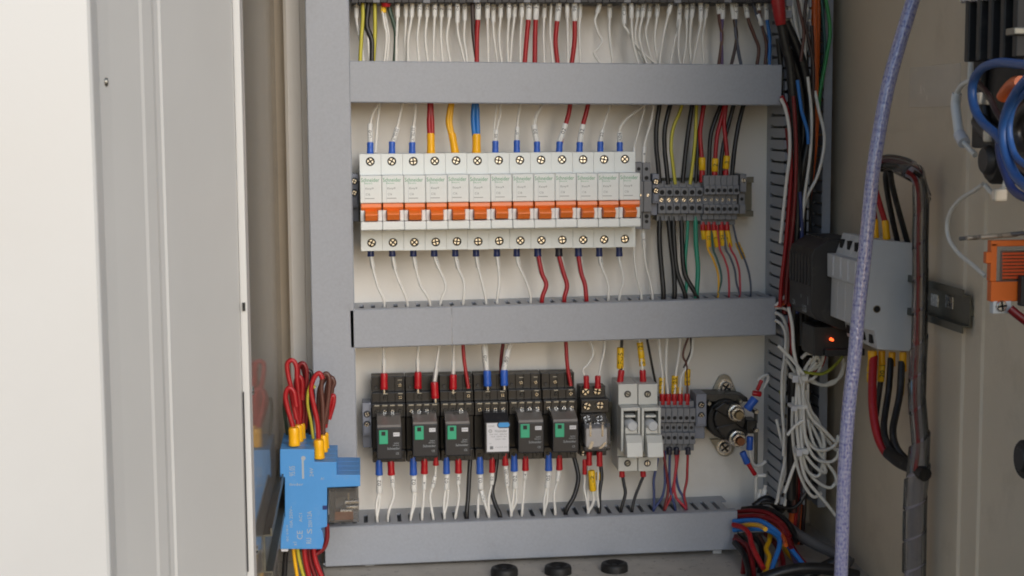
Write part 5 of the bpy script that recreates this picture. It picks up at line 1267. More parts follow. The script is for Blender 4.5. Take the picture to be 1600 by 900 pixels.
for lab, c_, pts, r_, d in [
  ('black lead leaving under the blue modules, leftmost', 'black', [(449,850),(446,872),(444,905)], 2.2, 140),
  ('yellow lead leaving under the blue modules', 'yellow', [(458,850),(460,872),(465,905)], 1.5, 150),
  ('striped earth lead leaving under the blue modules', 'greenyellow', [(464,850),(468,874),(476,905)], 1.8, 148),
  ('red lead leaving under the blue modules, left of three', 'red', [(475,850),(477,875),(484,905)], 2.1, 152),
  ('dark red lead leaving under the blue modules, middle of three', 'darkred', [(482,850),(485,876),(494,905)], 2.1, 146),
  ('red lead leaving under the blue modules, right of three', 'red', [(489,850),(493,876),(504,905)], 2.1, 150),
  ('dark red lead hooking round the lower right corner of the front module', 'darkred', [(511,818),(511,840),(506,856),(494,866)], 1.9, 150),
  ('dark blue lead behind the others under the blue modules', 'black', [(497,850),(498,876),(505,905)], 2.0, 130)]:
    wire(lab, c_, pts, r=r_, d=(d, d), group=G10)

# ================================================================== cable trunk at the right of the panel
G11 = 'cables in the right-hand trunk'
def run(lab, c_, pts, r_, d, n=8, name='cable', cat='cable'):
    wire(lab, c_, pts, r=r_, d=(d, d) if not isinstance(d, tuple) else d, group=G11, n=n, name=name, cat=cat)
rb = thing('boot', 'red heat-shrink boot on the black cables at the top right', 'cable boot', P(1219, 36, 66))
a, e = P(1214, -10, 66), P(1220, 39, 66); MB().tube([a, a.lerp(e, .3), a.lerp(e, .7), a.lerp(e, .98), e], 6, n=14, radii=[5.6, 5.8, 5.2, 4.4, 4.2]).build('boot_body', 'wire_red', rb)
run('thick black cable from the red boot, falling past the top duct', 'black', [(1220,34),(1227,70),(1235,105),(1240,167),(1244,240),(1247,310),(1243,420),(1240,520),(1238,640),(1236,780)], 4.3, 64, 12)
run('black cable bulging right below the red boot', 'black', [(1227,34),(1240,62),(1252,93),(1261,130),(1266,165),(1264,215),(1255,260),(1250,310),(1248,420),(1247,540)], 4.2, 58, 12)
run('black cable between the two bulging ones', 'black', [(1224,40),(1236,85),(1250,130),(1256,190),(1252,260),(1246,330),(1245,430),(1243,560),(1240,700),(1238,800)], 4.6, 52, 12)
run('black cable deep in the trunk near the duct fingers', 'black', [(1232,100),(1236,200),(1236,320),(1232,440),(1232,560),(1230,680),(1228,790)], 3.6, 34, 10)
run('thin blue wire tucked along the black cables', 'blue', [(1246,125),(1249,148),(1253,175),(1261,202),(1263,225)], 1.5, 74)
run('navy wire beside the red one in the trunk', 'navy', [(1250,300),(1253,360),(1250,430),(1246,490)], 1.6, 70)
for k, (x0, x1, y1) in enumerate(((1226,1260,134),(1231,1262,138),(1235,1264,142),(1240,1265,138),(1244,1266,132),(1249,1266,122),(1254,1268,110),(1258,1268,92))):
    run(f'{ORD[k]} white wire from the left in the bunch at the top right', 'white', [(x0,-8),(x0+6+(k % 3),40),(x1-8,95),(x1,y1)], 1.5, 50+(k % 3)*3)
run('brown wire over the white bunch at the top right', 'brown', [(1245,-8),(1250,20),(1256,48),(1254,74),(1251,96)], 1.4, 66)
run('dark brown wire crossing the white bunch to the orange cable', 'darkbrown', [(1261,-8),(1257,28),(1262,55),(1270,95),(1271,130),(1269,160)], 1.5, 66)
run('bright orange cable along the narrow duct', 'orange', [(1272,-8),(1273,60),(1274,120),(1275,180),(1271,240),(1264,300),(1258,360),(1254,430),(1252,500),(1250,570),(1246,660),(1241,740),(1236,830)], 3.0, 46, 10)
run('second orange cable low beside the narrow duct', 'orange', [(1254,590),(1256,660),(1253,730),(1249,790),(1245,850)], 2.6, 40, 10)
run('orange cable half hidden at the top right', 'orange', [(1279,-8),(1278,60),(1277,110),(1274,150)], 1.9, 42)
run('green wire bowing outward at the narrow duct', 'leaf', [(1289,-8),(1294,20),(1297,52),(1292,85),(1287,112),(1281,145),(1279,170)], 1.7, 48)
run('teal wire inside the narrow duct at the top', 'teal', [(1283,-8),(1287,40),(1289,80),(1284,120)], 1.4, 44)
run('white wire leaving the orange cable and swinging right', 'white', [(1273,142),(1280,175),(1288,212),(1285,245),(1276,278),(1262,305),(1254,335),(1251,370),(1250,400)], 1.4, 66)
run('white wire bowing beside the duct fingers below the top duct', 'white', [(1220,154),(1227,170),(1233,200),(1234,240),(1229,282),(1224,330),(1219,380)], 1.5, 68)
run('red wire curving down along the duct fingers', 'red', [(1221,150),(1228,165),(1234,190),(1236,230),(1236,270),(1232,330),(1227,390),(1221,440),(1219,480)], 1.8, 64)
run('second red wire against the black cable in the trunk', 'darkred', [(1230,200),(1238,280),(1237,340),(1230,400),(1224,450),(1226,490)], 2.2, 58)
run('white wire fanning out of the middle duct, upper', 'white', [(1211,478),(1222,468),(1231,458),(1240,452)], 1.3, 62)
run('orange wire fanning out of the middle duct', 'orange', [(1211,480),(1222,476),(1233,471),(1242,472)], 1.2, 62)
run('red wire fanning out of the middle duct', 'red', [(1211,479),(1222,472),(1230,466),(1238,464)], 1.2, 60)
run('white wire fanning out of the middle duct, lower', 'white', [(1211,481),(1225,482),(1238,490),(1246,496)], 1.2, 62)
run('white wire looping out of the middle duct, then straight down', 'white', [(1211,488),(1222,495),(1229,512),(1231,540),(1227,580),(1225,620),(1224,660),(1226,700),(1226,722),(1220,750),(1214,785)], 1.5, 66)
run('white wire looping tightly out of the middle duct end', 'white', [(1211,500),(1222,508),(1228,526),(1226,556),(1222,590),(1222,640),(1225,676),(1224,712)], 1.4, 70)
run('white wire low along the duct fingers', 'white', [(1213,655),(1219,680),(1225,705),(1227,735),(1220,762),(1212,788)], 1.4, 62)
run('white wire crossing the fingers to the trunk', 'white', [(1228,575),(1235,592),(1241,612),(1245,640)], 1.3, 60)
run('yellow-green wire low behind the white ones', 'yg', [(1219,610),(1226,635),(1235,655),(1242,672)], 1.5, 52)
run('dark brown cable low in the trunk', 'darkbrown', [(1262,560),(1262,640),(1258,720),(1256,800),(1250,870)], 2.2, 34)
run('dark cable lowest in the trunk', 'black', [(1250,600),(1252,680),(1250,760),(1243,840)], 3.4, 28)
# bundled white control wires with ties
WB = [
 [(1318,560),(1316,578),(1306,596),(1290,602),(1272,598),(1259,592),(1252,588)],
 [(1246,570),(1248,588),(1248,620),(1247,660),(1250,700),(1262,735),(1280,755),(1298,762),(1310,748)],
 [(1268,560),(1256,580),(1252,600),(1251,640),(1252,680),(1256,706),(1274,730),(1290,738),(1285,722)],
 [(1256,588),(1255,620),(1256,660),(1260,690),(1274,716),(1296,722),(1308,714),(1310,704)],
 [(1262,586),(1259,620),(1260,655),(1275,664),(1290,684),(1305,702),(1310,700)],
 [(1262,600),(1262,630),(1262,654),(1272,672),(1284,700),(1289,730)],
 [(1246,596),(1244,630),(1245,670),(1250,710),(1258,745),(1275,768),(1290,785),(1306,806)],
 [(1230,680),(1240,668),(1250,660),(1258,655)],
 [(1264,590),(1283,602),(1300,596),(1314,588),(1320,566)]]
WL = ['thick white wire arching from the bundle top to the purple cable', 'white wire forming the largest low loop of the bundle', 'white wire ending in the small middle loop', 'white wire with a flat loop toward the purple cable',
      'white wire fanning out highest on the right of the bundle', 'white wire hanging as a narrow inner loop', 'white wire running on down past the bundle loops', 'short white wire joining the bundle from the duct side', 'second white wire arching over the bundle top']
for k, pts in enumerate(WB):
    run(WL[k], 'white', pts, 1.45, 92+(k % 4)*4, name='wire', cat='wire')
for lab, x0, y0, x1, y1, w_ in (('white cable tie low on the white bundle', 1246, 706, 1263, 711, 9), ('white cable tie high on the white bundle', 1240, 591, 1262, 590, 9), ('white cable tie across the middle of the white bundle', 1238, 637, 1262, 640, 6)):
    tt = thing('cable_tie', lab, 'cable tie', P(x1, y1, 100), 'white cable ties on the bundle')
    a, e = P(x0, y0, 104), P(x1, y1, 104); MB().box(a.x, e.x, a.y-2, a.y+16, a.z-mm(w_, 104)/2, a.z+mm(w_, 104)/2).build('strap', 'sleeve_white', tt, bevel=1.0)
    MB().box(a.x-2, a.x+3, a.y-5, a.y-1.9, a.z-mm(w_, 104)/2-0.6, a.z+mm(w_, 104)/2+0.6).build('tie_head', 'label_white', tt, bevel=0.5)
for k, (x0, y0, x1, y1) in enumerate(((1279, 545, 1268, 572), (1284, 566, 1270, 577))):
    wire(['white sleeved wire stub beside the red lamp, upper', 'white sleeved wire stub beside the red lamp, lower'][k], 'white', [(x0+3, y0-16), (x0, y0), (x1, y1), (x1-10, y1+8)], r=1.4, d=(98, 98), slv=[(x0, y0, x1, y1, 8.5, '17', 'white')], group=G11)
run('yellow-green wire from the bundle to the relay with the red lamp', 'yg', [(1250,580),(1266,583),(1285,584),(1300,575),(1314,560),(1318,550)], 1.4, 104)
run('dark red wire next to the red lamp', 'red', [(1290,545),(1288,560),(1282,574),(1270,582)], 1.5, 96)
run('thin grey wire curving low behind the bundle', 'grey', [(1266,720),(1268,745),(1262,765),(1252,780)], 1.0, 70)

# lower right: heavy phase wires leaving the end of the lower duct
G12 = 'heavy wires leaving the lower duct'
HW = [('dark red wire arching over the others out of the lower duct', 'darkred', [(1146,808),(1165,806),(1190,807),(1214,817),(1229,836),(1236,856)], 2.2, 52),
 ('thick blue wire arching highest out of the lower duct', 'blue', [(1146,815),(1170,813),(1190,815),(1212,829),(1228,848),(1244,868),(1258,886)], 2.2, 62),
 ('orange wire arching beside the thick blue one', 'orange', [(1180,816),(1198,817),(1214,826),(1224,840),(1228,852)], 1.9, 56),
 ('blue wire bending down in the middle of the bunch', 'blue', [(1146,828),(1170,826),(1198,828),(1215,838),(1218,852),(1211,874),(1200,905)], 2.2, 68),
 ('short yellow wire at the lower duct mouth', 'yellow', [(1150,824),(1168,820),(1186,821),(1196,827)], 2.0, 62),
 ('yellow wire kinked downward in the bunch', 'yellow', [(1204,832),(1202,845),(1197,858),(1202,870),(1199,884),(1193,902)], 2.2, 74),
 ('yellow wire running down to the right corner', 'yellow', [(1222,850),(1229,862),(1240,874),(1254,882),(1262,886)], 2.1, 68),
 ('bright red wire sagging from the lower duct mouth', 'red', [(1146,820),(1160,824),(1170,834),(1175,852),(1183,870),(1193,888)], 2.3, 72),
 ('dark red wire dropping straight beside the duct mouth', 'darkred', [(1150,838),(1160,850),(1163,870),(1160,905)], 2.3, 60),
 ('pink-red wire low in the bunch', 'pink', [(1216,868),(1220,884),(1212,905)], 2.2, 66),
 ('purple wire behind the yellow and blue ones', 'purple', [(1226,836),(1232,850),(1238,868),(1246,884)], 2.0, 54),
 ('dark red wire low at the right corner', 'red', [(1218,892),(1235,886),(1250,884),(1262,888)], 2.0, 62),
 ('black wire low behind the phase wires', 'black', [(1150,834),(1168,846),(1180,870),(1186,905)], 2.6, 48)]
for lab, c_, pts, r_, d in HW: wire(lab, c_, pts, r=r_, d=(d, d+58), group=G12, n=10)
wire('wide grey corrugated sleeve running to the lower right', 'grey', [(1226,818),(1242,832),(1262,844),(1285,856),(1306,866),(1330,880)], r=4.8, d=(66, 120), group=G12, n=14, name='cable_sleeve', cat='cable sleeve')
wire('black cable crossing the duct end and curving up right', 'black', [(1190,786),(1206,786),(1222,793),(1240,793),(1254,780),(1264,758),(1268,735)], r=1.7, d=(60, 60), group=G12)
run('black cable lying at the bottom right corner', 'black', [(1190,905),(1225,893),(1260,888),(1300,890),(1340,900)], 5.0, 150, 12)
run('second black cable at the bottom right corner', 'black', [(1225,915),(1262,898),(1300,880),(1318,872)], 4.6, 135, 12)
for k, (x, y) in enumerate(((1184, 778), (1192, 772))):
    wire(['white sleeved stub at the right end of the lower duct', 'second white sleeved stub at the right end of the lower duct'][k], 'white', [(x, y+12), (x+1, y+4), (x+3, y-8), (x+4, y-14)], r=1.6, d=(44, 44), slv=[(x+0.5, y+8, x+3, y-8, 8, '', 'white')], group=G12)
run('black wires gathered over the end of the lower duct', 'black', [(1178,792),(1196,780),(1212,788),(1222,800)], 3.6, 50, 10)

# ================================================================== modules on the right side wall
dE = 232.0
def prof_pts(pxs, d): return [(P(x, y, d).x, P(x, y, d).z) for x, y in pxs]
wr = thing('din_rail', 'short steel rail on the right wall with two bright holes', 'mounting rail', W(1470, 475, XW-3), 'steel mounting rails')
za = W(1470, 442, XW-6).z; ze = W(1470, 508, XW-6).z
m = MB(); m.box(XW-3.2, XW-2, -338, -100, ze+4, za-4); m.box(XW-8.5, XW-3.25, -338, -100, za-5.2, za-4); m.box(XW-8.5, XW-3.25, -338, -100, ze+4, ze+5.2); m.box(XW-8.5, XW-7.3, -338, -100, za-3.95, za); m.box(XW-8.5, XW-7.3, -338, -100, ze, ze+3.95)
m.box(XW-2, XW-0.05, -338, -100, ze+12, za-12)
m.build('rail_profile', 'rail_steel', wr)
for px_, py_ in ((1461, 469), (1484, 472)):
    q = W(px_, py_, XW-3.3); MB().box(XW-3.9, XW-3.25, q.y-7, q.y+7, q.z-4.5, q.z+4.5).build('slot_hole', 'steel', wr, bevel=0.3)
for k in range(4):
    dk = dE - k*18.2
    PR = [(1436,381), (1392,377), (1390,372), (1332,370), (1320,404), (1281+4,402), (1281+4,431), (1313,437), (1313,520), (1340,527), (1345,548), (1436,550)]
    pts = [(P(x + (0), y, dE).x, P(x, y, dE).z) for x, y in
           [(1437,381), (1364,374), (1352,408), (1338,408), (1338,446), (1345,448), (1343,512), (1366,517), (1371,546), (1437,550)]]
    r = thing('meter_module', ['front grey rail module on the right wall, flat side with a small hole', 'second grey rail module behind the front one', 'third grey rail module on the right wall', 'rearmost grey rail module, touching the black module'][k],
              'rail module', (pts[0][0], -dk, pts[-1][1]), 'grey rail modules on the right wall')
    MB().prism(pts, 'y', -dk, -dk+17.8).build('module_case', 'module_grey', r, bevel=0.6)
    xf = pts[3][0]
    zt_, zb_ = pts[1][1], pts[8][1]
    for (zz_, hh_) in ((pts[1][1]-8, 3.4), (pts[8][1]+7, 3.2)):
        xx_ = (pts[1][0]+pts[2][0])/2 if zz_ > 0 or hh_ == 3.4 else (pts[7][0]+pts[8][0])/2
        MB().box(xx_-1.5, xx_+2, -dk+6, -dk+12, zz_-hh_, zz_+hh_).build('terminal_slot', 'hole_shade', r)
    MB().box(xf-0.35, xf+0.5, -dk+1.4, -dk+2.4, pts[4][1]+2, pts[3][1]-1).build('case_seam', 'label_white', r)
    if k == 0:
        q = P(1370, 483, dE); MB().cyl((q.x, -dk-0.05, q.z), (q.x, -dk-0.4, q.z), 2.3, 2.3, 16).build('hole', 'hole_shade', r)
        MB().cyl((q.x, -dk+0.1, q.z), (q.x, -dk-0.28, q.z), 2.9, 2.9, 16).build('hole_rim', 'brass', r)
dk = dE - 4*18.2
pts = [(P(x, y, dk).x, P(x, y, dk).z) for x, y in [(1398,398), (1350,384), (1318,372), (1300,372), (1282,396), (1278,400), (1276,470), (1284,512), (1300,520), (1398,528)]]
pb = [(1370, 377), (1300, 370), (1272, 370), (1250, 384), (1246, 396), (1246, 478), (1255, 490), (1284, 503), (1300, 507), (1370, 507)]
pts = [(P(x, y, 120).x, P(x, y, 120).z) for x, y in pb]
bm_ = thing('power_module', 'black ribbed module with white print, behind the grey rail modules', 'rail module', (pts[0][0], -dk, pts[-1][1]))
MB().prism(pts, 'y', -dk+0.2, -96).build('module_case', 'module_black', bm_, bevel=0.8)
y0_, y1_ = -dk+1.5, -97
xf = pts[4][0]; zt_ = pts[4][1]; zb_ = P(1236, 440, 120).z
for k in range(7):
    yy = y0_ + (y1_-y0_)*(k+0.5)/7; wv = abs(y1_-y0_)/7*0.28
    o = MB(); o.prism([(pts[3][0]+1, pts[3][1]+0.6), (xf-0.9, zt_-0.5), (xf-0.9, zb_), (xf+2, zb_), (xf+3, zt_-1.5), (pts[3][0]+1.5, pts[3][1]-1.5)], 'y', yy-wv, yy+wv); o.build('fin', 'module_black', bm_, bevel=0.3)
    o = MB(); zt2 = pts[2][1]; o.box(pts[2][0]+1, pts[1][0]+8, yy-wv, yy+wv, zt2-0.5, zt2+1.2); o.build('fin', 'module_black', bm_, bevel=0.3)
t = MB(); xq = pts[5][0]-0.15; ym_ = (y0_+y1_)/2
put_text(t, '2A', (xq, -110, P(1240,474,120).z), (0,-1,0), (0,0,1), height=4.2, width=8)
put_text(t, 'USB', (xq, -140, P(1240,478,120).z), (0,-1,0), (0,0,1), height=5.5, width=12)
for (ya, yb2, z0_, z1_) in ((-150, -130, 452, 453), (-150, -149.2, 452, 470), (-130.8, -130, 452, 463)):
    t.box(xq, xq+0.2, ya, yb2, P(1240, z1_, 120).z, P(1240, z0_, 120).z)
t.build('lettering', 'print_pale', bm_)
# little relay board with its red lamp lit under the modules
q0, q1 = P(1274, 512, 150), P(1350, 556, 150)
lm = thing('signal_relay', 'small black unit with one glowing red lamp below the black module', 'signal unit', (q0.x, -150, q1.z))
MB().box(q0.x, q1.x, -146, -112, q1.z, q0.z).build('unit_case', 'module_black', lm, bevel=0.8)
MB().box(q0.x+8, q1.x, -152, -146.1, q1.z+0.5, q1.z+6).build('unit_lip', 'module_black', lm, bevel=0.6)
q = P(1300.5, 531, 150); MB().cyl((q.x, -146, q.z), (q.x, -151, q.z), mm(2.6, 150), mm(2.0, 150), 12).build('lamp', 'lamp_red', lm)

G13 = 'wires on the rail modules of the right wall'
def rw(lab, c_, pts, d, fer=(), slv=(), r_=2.2): wire(lab, c_, pts, r=r_, d=(d, d) if not isinstance(d, tuple) else d, fer=fer, slv=slv, group=G13, n=10)
rw('red wire in the right yellow ferrule on top of the grey modules', 'red', [(1384,350),(1378,330),(1371,306),(1366,290)], 214, [(1383,344,1385.5,374,12.5,'yellow')])
rw('red wire in the left yellow ferrule, half behind the purple cable', 'red', [(1368,350),(1365,330),(1361,310)], 200, [(1367,342,1368,372,11.5,'yellow')])
rw('black wire rising left from the grey modules into the clear tube', 'black', [(1403,380),(1396,350),(1388,310),(1384,280),(1386,266),(1394,262)], (216, 256))
rw('black wire rising right from the grey modules into the clear tube', 'black', [(1419,382),(1410,350),(1399,310),(1393,284),(1391,266)], (222, 256))
rw('thick red wire below the grey modules, bending to the wrapped loom', 'red', [(1365,556),(1363,600),(1364,640),(1371,680),(1385,708),(1405,722),(1424,734)], (206, 268), [(1363,548,1363.5,568,16,'yellow')], [(1364,569,1362,582,17,'20','yellow'), (1362,583,1362,597,16,'20','yellow')], 3.4)
rw('black wire with a lone yellow marker, middle below the grey modules', 'black', [(1392,560),(1389,605),(1384,640),(1381,668),(1386,692),(1400,712),(1424,734)], (212, 268), [(1394,550,1393.5,572,12,'yellow')], [(1391,580,1388.5,606,11.5,'20','yellow')], 2.6)
rw('black wire with yellow marker, rightmost below the grey modules', 'black', [(1409,565),(1406,615),(1399,650),(1395,675),(1400,698),(1414,716),(1430,728)], (222, 270), [(1411,550,1410.5,580,12.5,'yellow')], [(1408.5,590,1406,618,12.5,'21','yellow')], 2.8)
rw('yellow ferrule wire second from left below the grey modules', 'black', [(1379,556),(1378,580),(1374,610),(1369,650)], 204, [(1378,548,1378,570,12,'yellow')], [(1378,571,1376,596,12,'20','yellow')], 2.2)
rw('black wires gathered where they enter the wrapped loom', 'black', [(1388,706),(1408,722),(1430,732),(1446,742)], (252, 292), (), (), 5.2)

# spiral-wrapped loom
lo = thing('wrapped_loom', 'grey spiral-wrapped cable loom hanging down the right wall', 'cable loom', P(1428, 900, 270))
LP = [(1420,268),(1430,275),(1437,292),(1439,320),(1438,380),(1438,440),(1437,500),(1436,540),(1434,578),(1433,620),(1435,650),(1438,690),(1436,727),(1432,752),(1430,790),(1429,840),(1428,915)]
w_ = [P(x, y, 280) for x, y in LP]; sw = spline(w_, 5); N = len(sw)
def lrad(z): 
    py = 190 + (-z)*2400/(CAMD-280) + 0
    return mm(19/2, 280) if py < 560 else (mm(11, 280) if py < 735 else mm(16, 280))
rr = [lrad(p.z) for p in sw]; rr = [sum(rr[max(0,i-2):i+3])/len(rr[max(0,i-2):i+3]) for i in range(N)]
MB().tube(sw, 4, n=14, radii=rr).build('inner_cable', 'spiral_wrap', lo)
for k, (cc, dx) in enumerate((('darkred', -0.62), ('black', 0.45))):
    pts = [p + Vector((dx*rr[i], -0.86*rr[i]*math.sqrt(max(0.05, 1-dx*dx))-0.6, 0)) for i, p in enumerate(sw) if p.z > P(1430, 735, 280).z]
    MB().tube(pts, 1.7, n=8).build('core_wire', 'wire_'+cc, lo)
# the clear spiral band: a real helix round the loom
L = 0; hel = []; turns = 0.0
for i in range(N-1):
    p, q = sw[i], sw[i+1]; seg = (q-p).length
    t = (q-p).normalized(); a = t.cross(Vector((0, -1, 0))).normalized(); b2 = t.cross(a)
    for j in range(10):
        f = j/10; turns += seg/10/24.0; c = p.lerp(q, f); R_ = rr[i]*(1-f)+rr[i+1]*f + 0.9
        ang = turns*2*math.pi; rd = a*math.cos(ang)+b2*math.sin(ang)
        hel.append((c+rd*R_, t, rd))
m = MB(); hw = 11.0
vs = []; fs = []
for i, (c, t, rd) in enumerate(hel): vs += [c - t*hw, c + t*hw, c + t*hw + rd*0.7, c - t*hw + rd*0.7]
for i in range(len(hel)-1):
    o = i*4; 
    for (u, v) in ((0,1),(1,2),(2,3),(3,0)): fs.append((o+u, o+v, o+4+v, o+4+u))
m.add(vs, fs, 0, False); m.build('spiral_band', 'clear_plastic', lo)
ct_ = thing('clear_tube', 'clear plastic tube with red and black wires above the rail modules', 'plastic tube', P(1400, 262, 262))
a = [P(x, y, 262) for x, y in ((1376,256),(1392,254),(1412,258),(1426,264))]
MB().tube(spline(a), 6, n=14, caps=False).build('tube_wall', 'smoked_plastic', ct_)
MB().tube(spline([v+Vector((0, 3, 1.5)) for v in a]), 1.8, n=8).build('core_wire', 'wire_darkred', ct_); MB().tube(spline([v+Vector((0, 3, -2)) for v in a]), 1.8, n=8).build('core_wire', 'wire_black', ct_)
a = [P(x, y, 268) for x, y in ((1412,272),(1420,264),(1430,264),(1438,272),(1443,286),(1443,306))]
MB().tube(spline(a), 2.3, n=10).build('core_wire', 'wire_red', ct_)
a = [P(x, y, 270) for x, y in ((1411,274),(1418,265),(1427,264),(1434,274),(1437,300))]
MB().tube(spline(a), 2.2, n=10).build('core_wire', 'wire_black', ct_)

# ---- purple braided cable hanging in front
pc = [P(x, y, 330) for x, y in ((1436,-30),(1424,8),(1406,67),(1388,133),(1375,200),(1364,270),(1357,340),(1350,410),(1342,480),(1335,560),(1328,620),(1322,690),(1318,770),(1316,840),(1313,930))]
o = MB().tube(spline(pc, 8), mm(11.2, 330), n=24, uv=True).build('braided_cable', 'braided_cable', None, origin=pc[-1])
tag(o, 'lavender braided screened cable hanging in front of the right wall', 'cable')

# ================================================================== far right of the side wall
G14 = 'parts on the right wall near the picture edge'
for k, (x0, y0, x1, y1) in enumerate(((1422, 106, 1500, 166),)):
    a, e = W(x0, y0, XW-0.15), W(x1, y1, XW-0.15)
    o = MB().box(XW-0.35, XW-0.02, e.y, a.y, e.z, a.z).build('tape_patch', 'tape_clear', None, origin=Vector((XW, (a.y+e.y)/2, e.z))); tag(o, 'faint clear tape patch stuck on the right wall', 'tape')
def Wp(pts, X): return [W(x, y, X) for x, y in pts]
# finned black drive at the top
a, e = W(1518, -20, 372), W(1640, 236, 372)
bx = thing('drive_unit', 'black finned unit at the top right edge of the picture', 'drive unit', (XW-10, (a.y+e.y)/2, e.z))
ya, ye = a.y, W(1610, 100, 372).y
MB().box(374, XW-0.5, ye, ya, W(1530, 232, 372).z, ZT-60).build('unit_case', 'rubber_black', bx, bevel=1.5)
for k in range(5):
    yy = ya + (ye-ya)*(k+0.5)/5; 
    MB().box(366, 373.9, yy-3, yy+3, W(1530, 96, 372).z, ZT-60).build('fin', 'module_black', bx, bevel=0.8)
for k, zpx in enumerate((48,)):
    q = W(1590, zpx, 364); MB().box(363, 373.9, ye+2, ye+14, q.z-2, q.z+2).build('terminal_bar', 'steel_dull', bx, bevel=0.8)
rail_top = W(1520, 4, 380)
MB().cyl((368, W(1505, 2, 368).y, W(1505, 2, 368).z+1), (368, W(1590, 2, 368).y, W(1590, 2, 368).z+4), 2.4, 2.4, 10).build('top_bar', 'steel', bx)
q = W(1556, 250, 370)
co = thing('round_coil', 'round black coil hanging under the finned unit', 'coil', (XW-12, q.y, q.z-20))
MB().cyl((XW-1, q.y, q.z), (366, q.y, q.z), 15, 14, 24, chamfer=2).build('coil_body', 'rubber_black', co)
MB().cyl((366, q.y, q.z), (362, q.y, q.z), 9, 8, 20, chamfer=1).build('coil_cap', 'module_black', co)
wire_w = lambda lab, c_, pts, X, r_, n=10, name='cable', cat='cable': wire(lab, c_, None, r=r_, raw=Wp(pts, X), group=G14, n=n, name=name, cat=cat)
wire_w('thick blue cable looping from the finned unit to the left', 'shadedblue', [(1625,104),(1590,100),(1560,98),(1536,106),(1522,124),(1519,148),(1524,172),(1536,192),(1552,206),(1566,222)], 352, 2.6, 12)
wire_w('thick blue cable bowing down along the picture edge', 'shadedblue', [(1625,108),(1605,124),(1590,142),(1575,170),(1568,200),(1570,232),(1580,262),(1595,284),(1625,306)], 338, 2.7, 12)
wire_w('red-brown cable inside the blue loop at the picture edge', 'brown', [(1625,125),(1605,138),(1590,155),(1578,182),(1575,210),(1580,236),(1594,258),(1625,280)], 346, 2.2, 12)
wire_w('dark cable inside the loops at the picture edge', 'black', [(1625,160),(1605,168),(1592,190),(1590,216),(1600,240),(1625,258)], 356, 3.4, 12)
wire_w('navy cable low behind the blue loop', 'navy', [(1562,206),(1562,240),(1572,272),(1586,300),(1625,318)], 360, 2.4, 12)
wire_w('black cable curled from the coil to the blue loop', 'black', [(1530,188),(1538,200),(1556,212),(1574,216)], 366, 5.0, 12)
wire_w('pale grey wire hanging left of the finned unit', 'white', [(1525,8),(1522,40),(1519,80),(1517,122),(1519,150)], 392, 2.3)
wire_w('black wire along the left edge of the finned unit', 'black', [(1517,12),(1515,50),(1513,92)], 398, 1.8)
wa = Wp([(1520,124),(1504,132),(1495,146),(1493,164),(1496,190),(1499,210),(1506,222),(1516,234),(1524,242)], 378)
wr_ = thing('wire', 'white wire in a thick white sleeve, hooking below the finned unit', 'wire', wa[-1], G14)
MB().tube(spline(wa), 1.7, n=8).build('conductor', 'wire_white', wr_)
MB().tube(spline(wa[2:6]), 3.1, n=12).build('marker_sleeve', 'sleeve_white', wr_)
MB().tube([wa[5], wa[5].lerp(wa[6], 1.1)], 3.9, n=12).build('ferrule', 'label_white', wr_)
wire_w('thin white wire bowing left down to the orange relay', 'white', [(1536,288),(1522,298),(1500,312),(1486,330),(1480,350),(1483,374),(1498,396),(1520,414),(1540,432)], 396, 1.5)
for k, (x, y, w2) in enumerate(((1543, 212, 9), (1532, 154, 10), (1556, 305, 9))):
    q = W(x, y, 360); o = MB().box(358, 366, q.y-3, q.y+3, q.z-3.6, q.z+3.6).build('cable_clip', 'tape_clear', None, origin=Vector((366, q.y, q.z)), bevel=1.4)
    tag(o, ['white cable clip in the middle of the blue loops', 'white cable clip by the upper blue loop', 'white cable clip under the black coil'][k], 'cable clip', 'white cable clips at the right edge')
q = W(1580, 136, 350); o = thing('orange_lug', 'orange plastic lug between the blue cables', 'cable lug', (350, q.y, q.z))
MB().tube(spline(Wp([(1566,152),(1574,140),(1584,130),(1594,128)], 352)), 3.4, n=10).build('insulator', 'wire_orange', o)
# orange relay low on the wall
q0, q1 = W(1546, 378, 372), W(1546, 492, 372)
oy = W(1546, 430, 372).y
og = thing('orange_relay', 'orange framed relay with a clear case at the right edge', 'relay', (XW-3, oy, q1.z))
zt_, zb_ = W(1546, 382, 372).z, W(1546, 470, 372).z
ob_ = P(1562, 430, -oy).x
def ob(x0, x1, y0, y1): a, e = P(x0, y0, -oy), P(x1, y1, -oy); return a.x, e.x, e.z, a.z
for (x0, x1, y0, y1, m_, nm, dd) in ((1549, 1640, 440, 470, 'orange_plastic', 'relay_base', 14), (1549, 1557, 380, 440, 'orange_plastic', 'relay_frame', 13), (1541, 1549, 394, 412, 'orange_plastic', 'latch', 10), (1549, 1640, 376, 384, 'orange_plastic', 'relay_frame', 13), (1558, 1640, 385, 440, 'clear_plastic', 'clear_case', 12), (1566, 1640, 392, 438, 'copper', 'coil', 8), (1552, 1580, 470, 490, 'module_grey', 'terminal_foot', 12)):
    A = ob(x0, x1, y0, y1); MB().box(A[0], A[1], oy, oy+dd*0.45, A[2]+0.05, A[3]-0.05).build(nm, m_, og, bevel=0.5)
for k in range(8):
    A = ob(1566, 1640, 395+k*5.3, 397+k*5.3); MB().box(A[0], A[1], oy-0.15, oy+0.1, A[2], A[3]).build('case_rib', 'toggle_dark', og)
q = P(1564, 478, -oy); screw(og, q.x, oy-0.05, q.z, 3.6, 'steel', h=2.0)
A = ob(1590, 1640, 430, 476); MB().box(A[0], A[1], oy-6, oy-0.2, A[2], A[3]).build('module_cover', 'module_black', og, bevel=0.6)
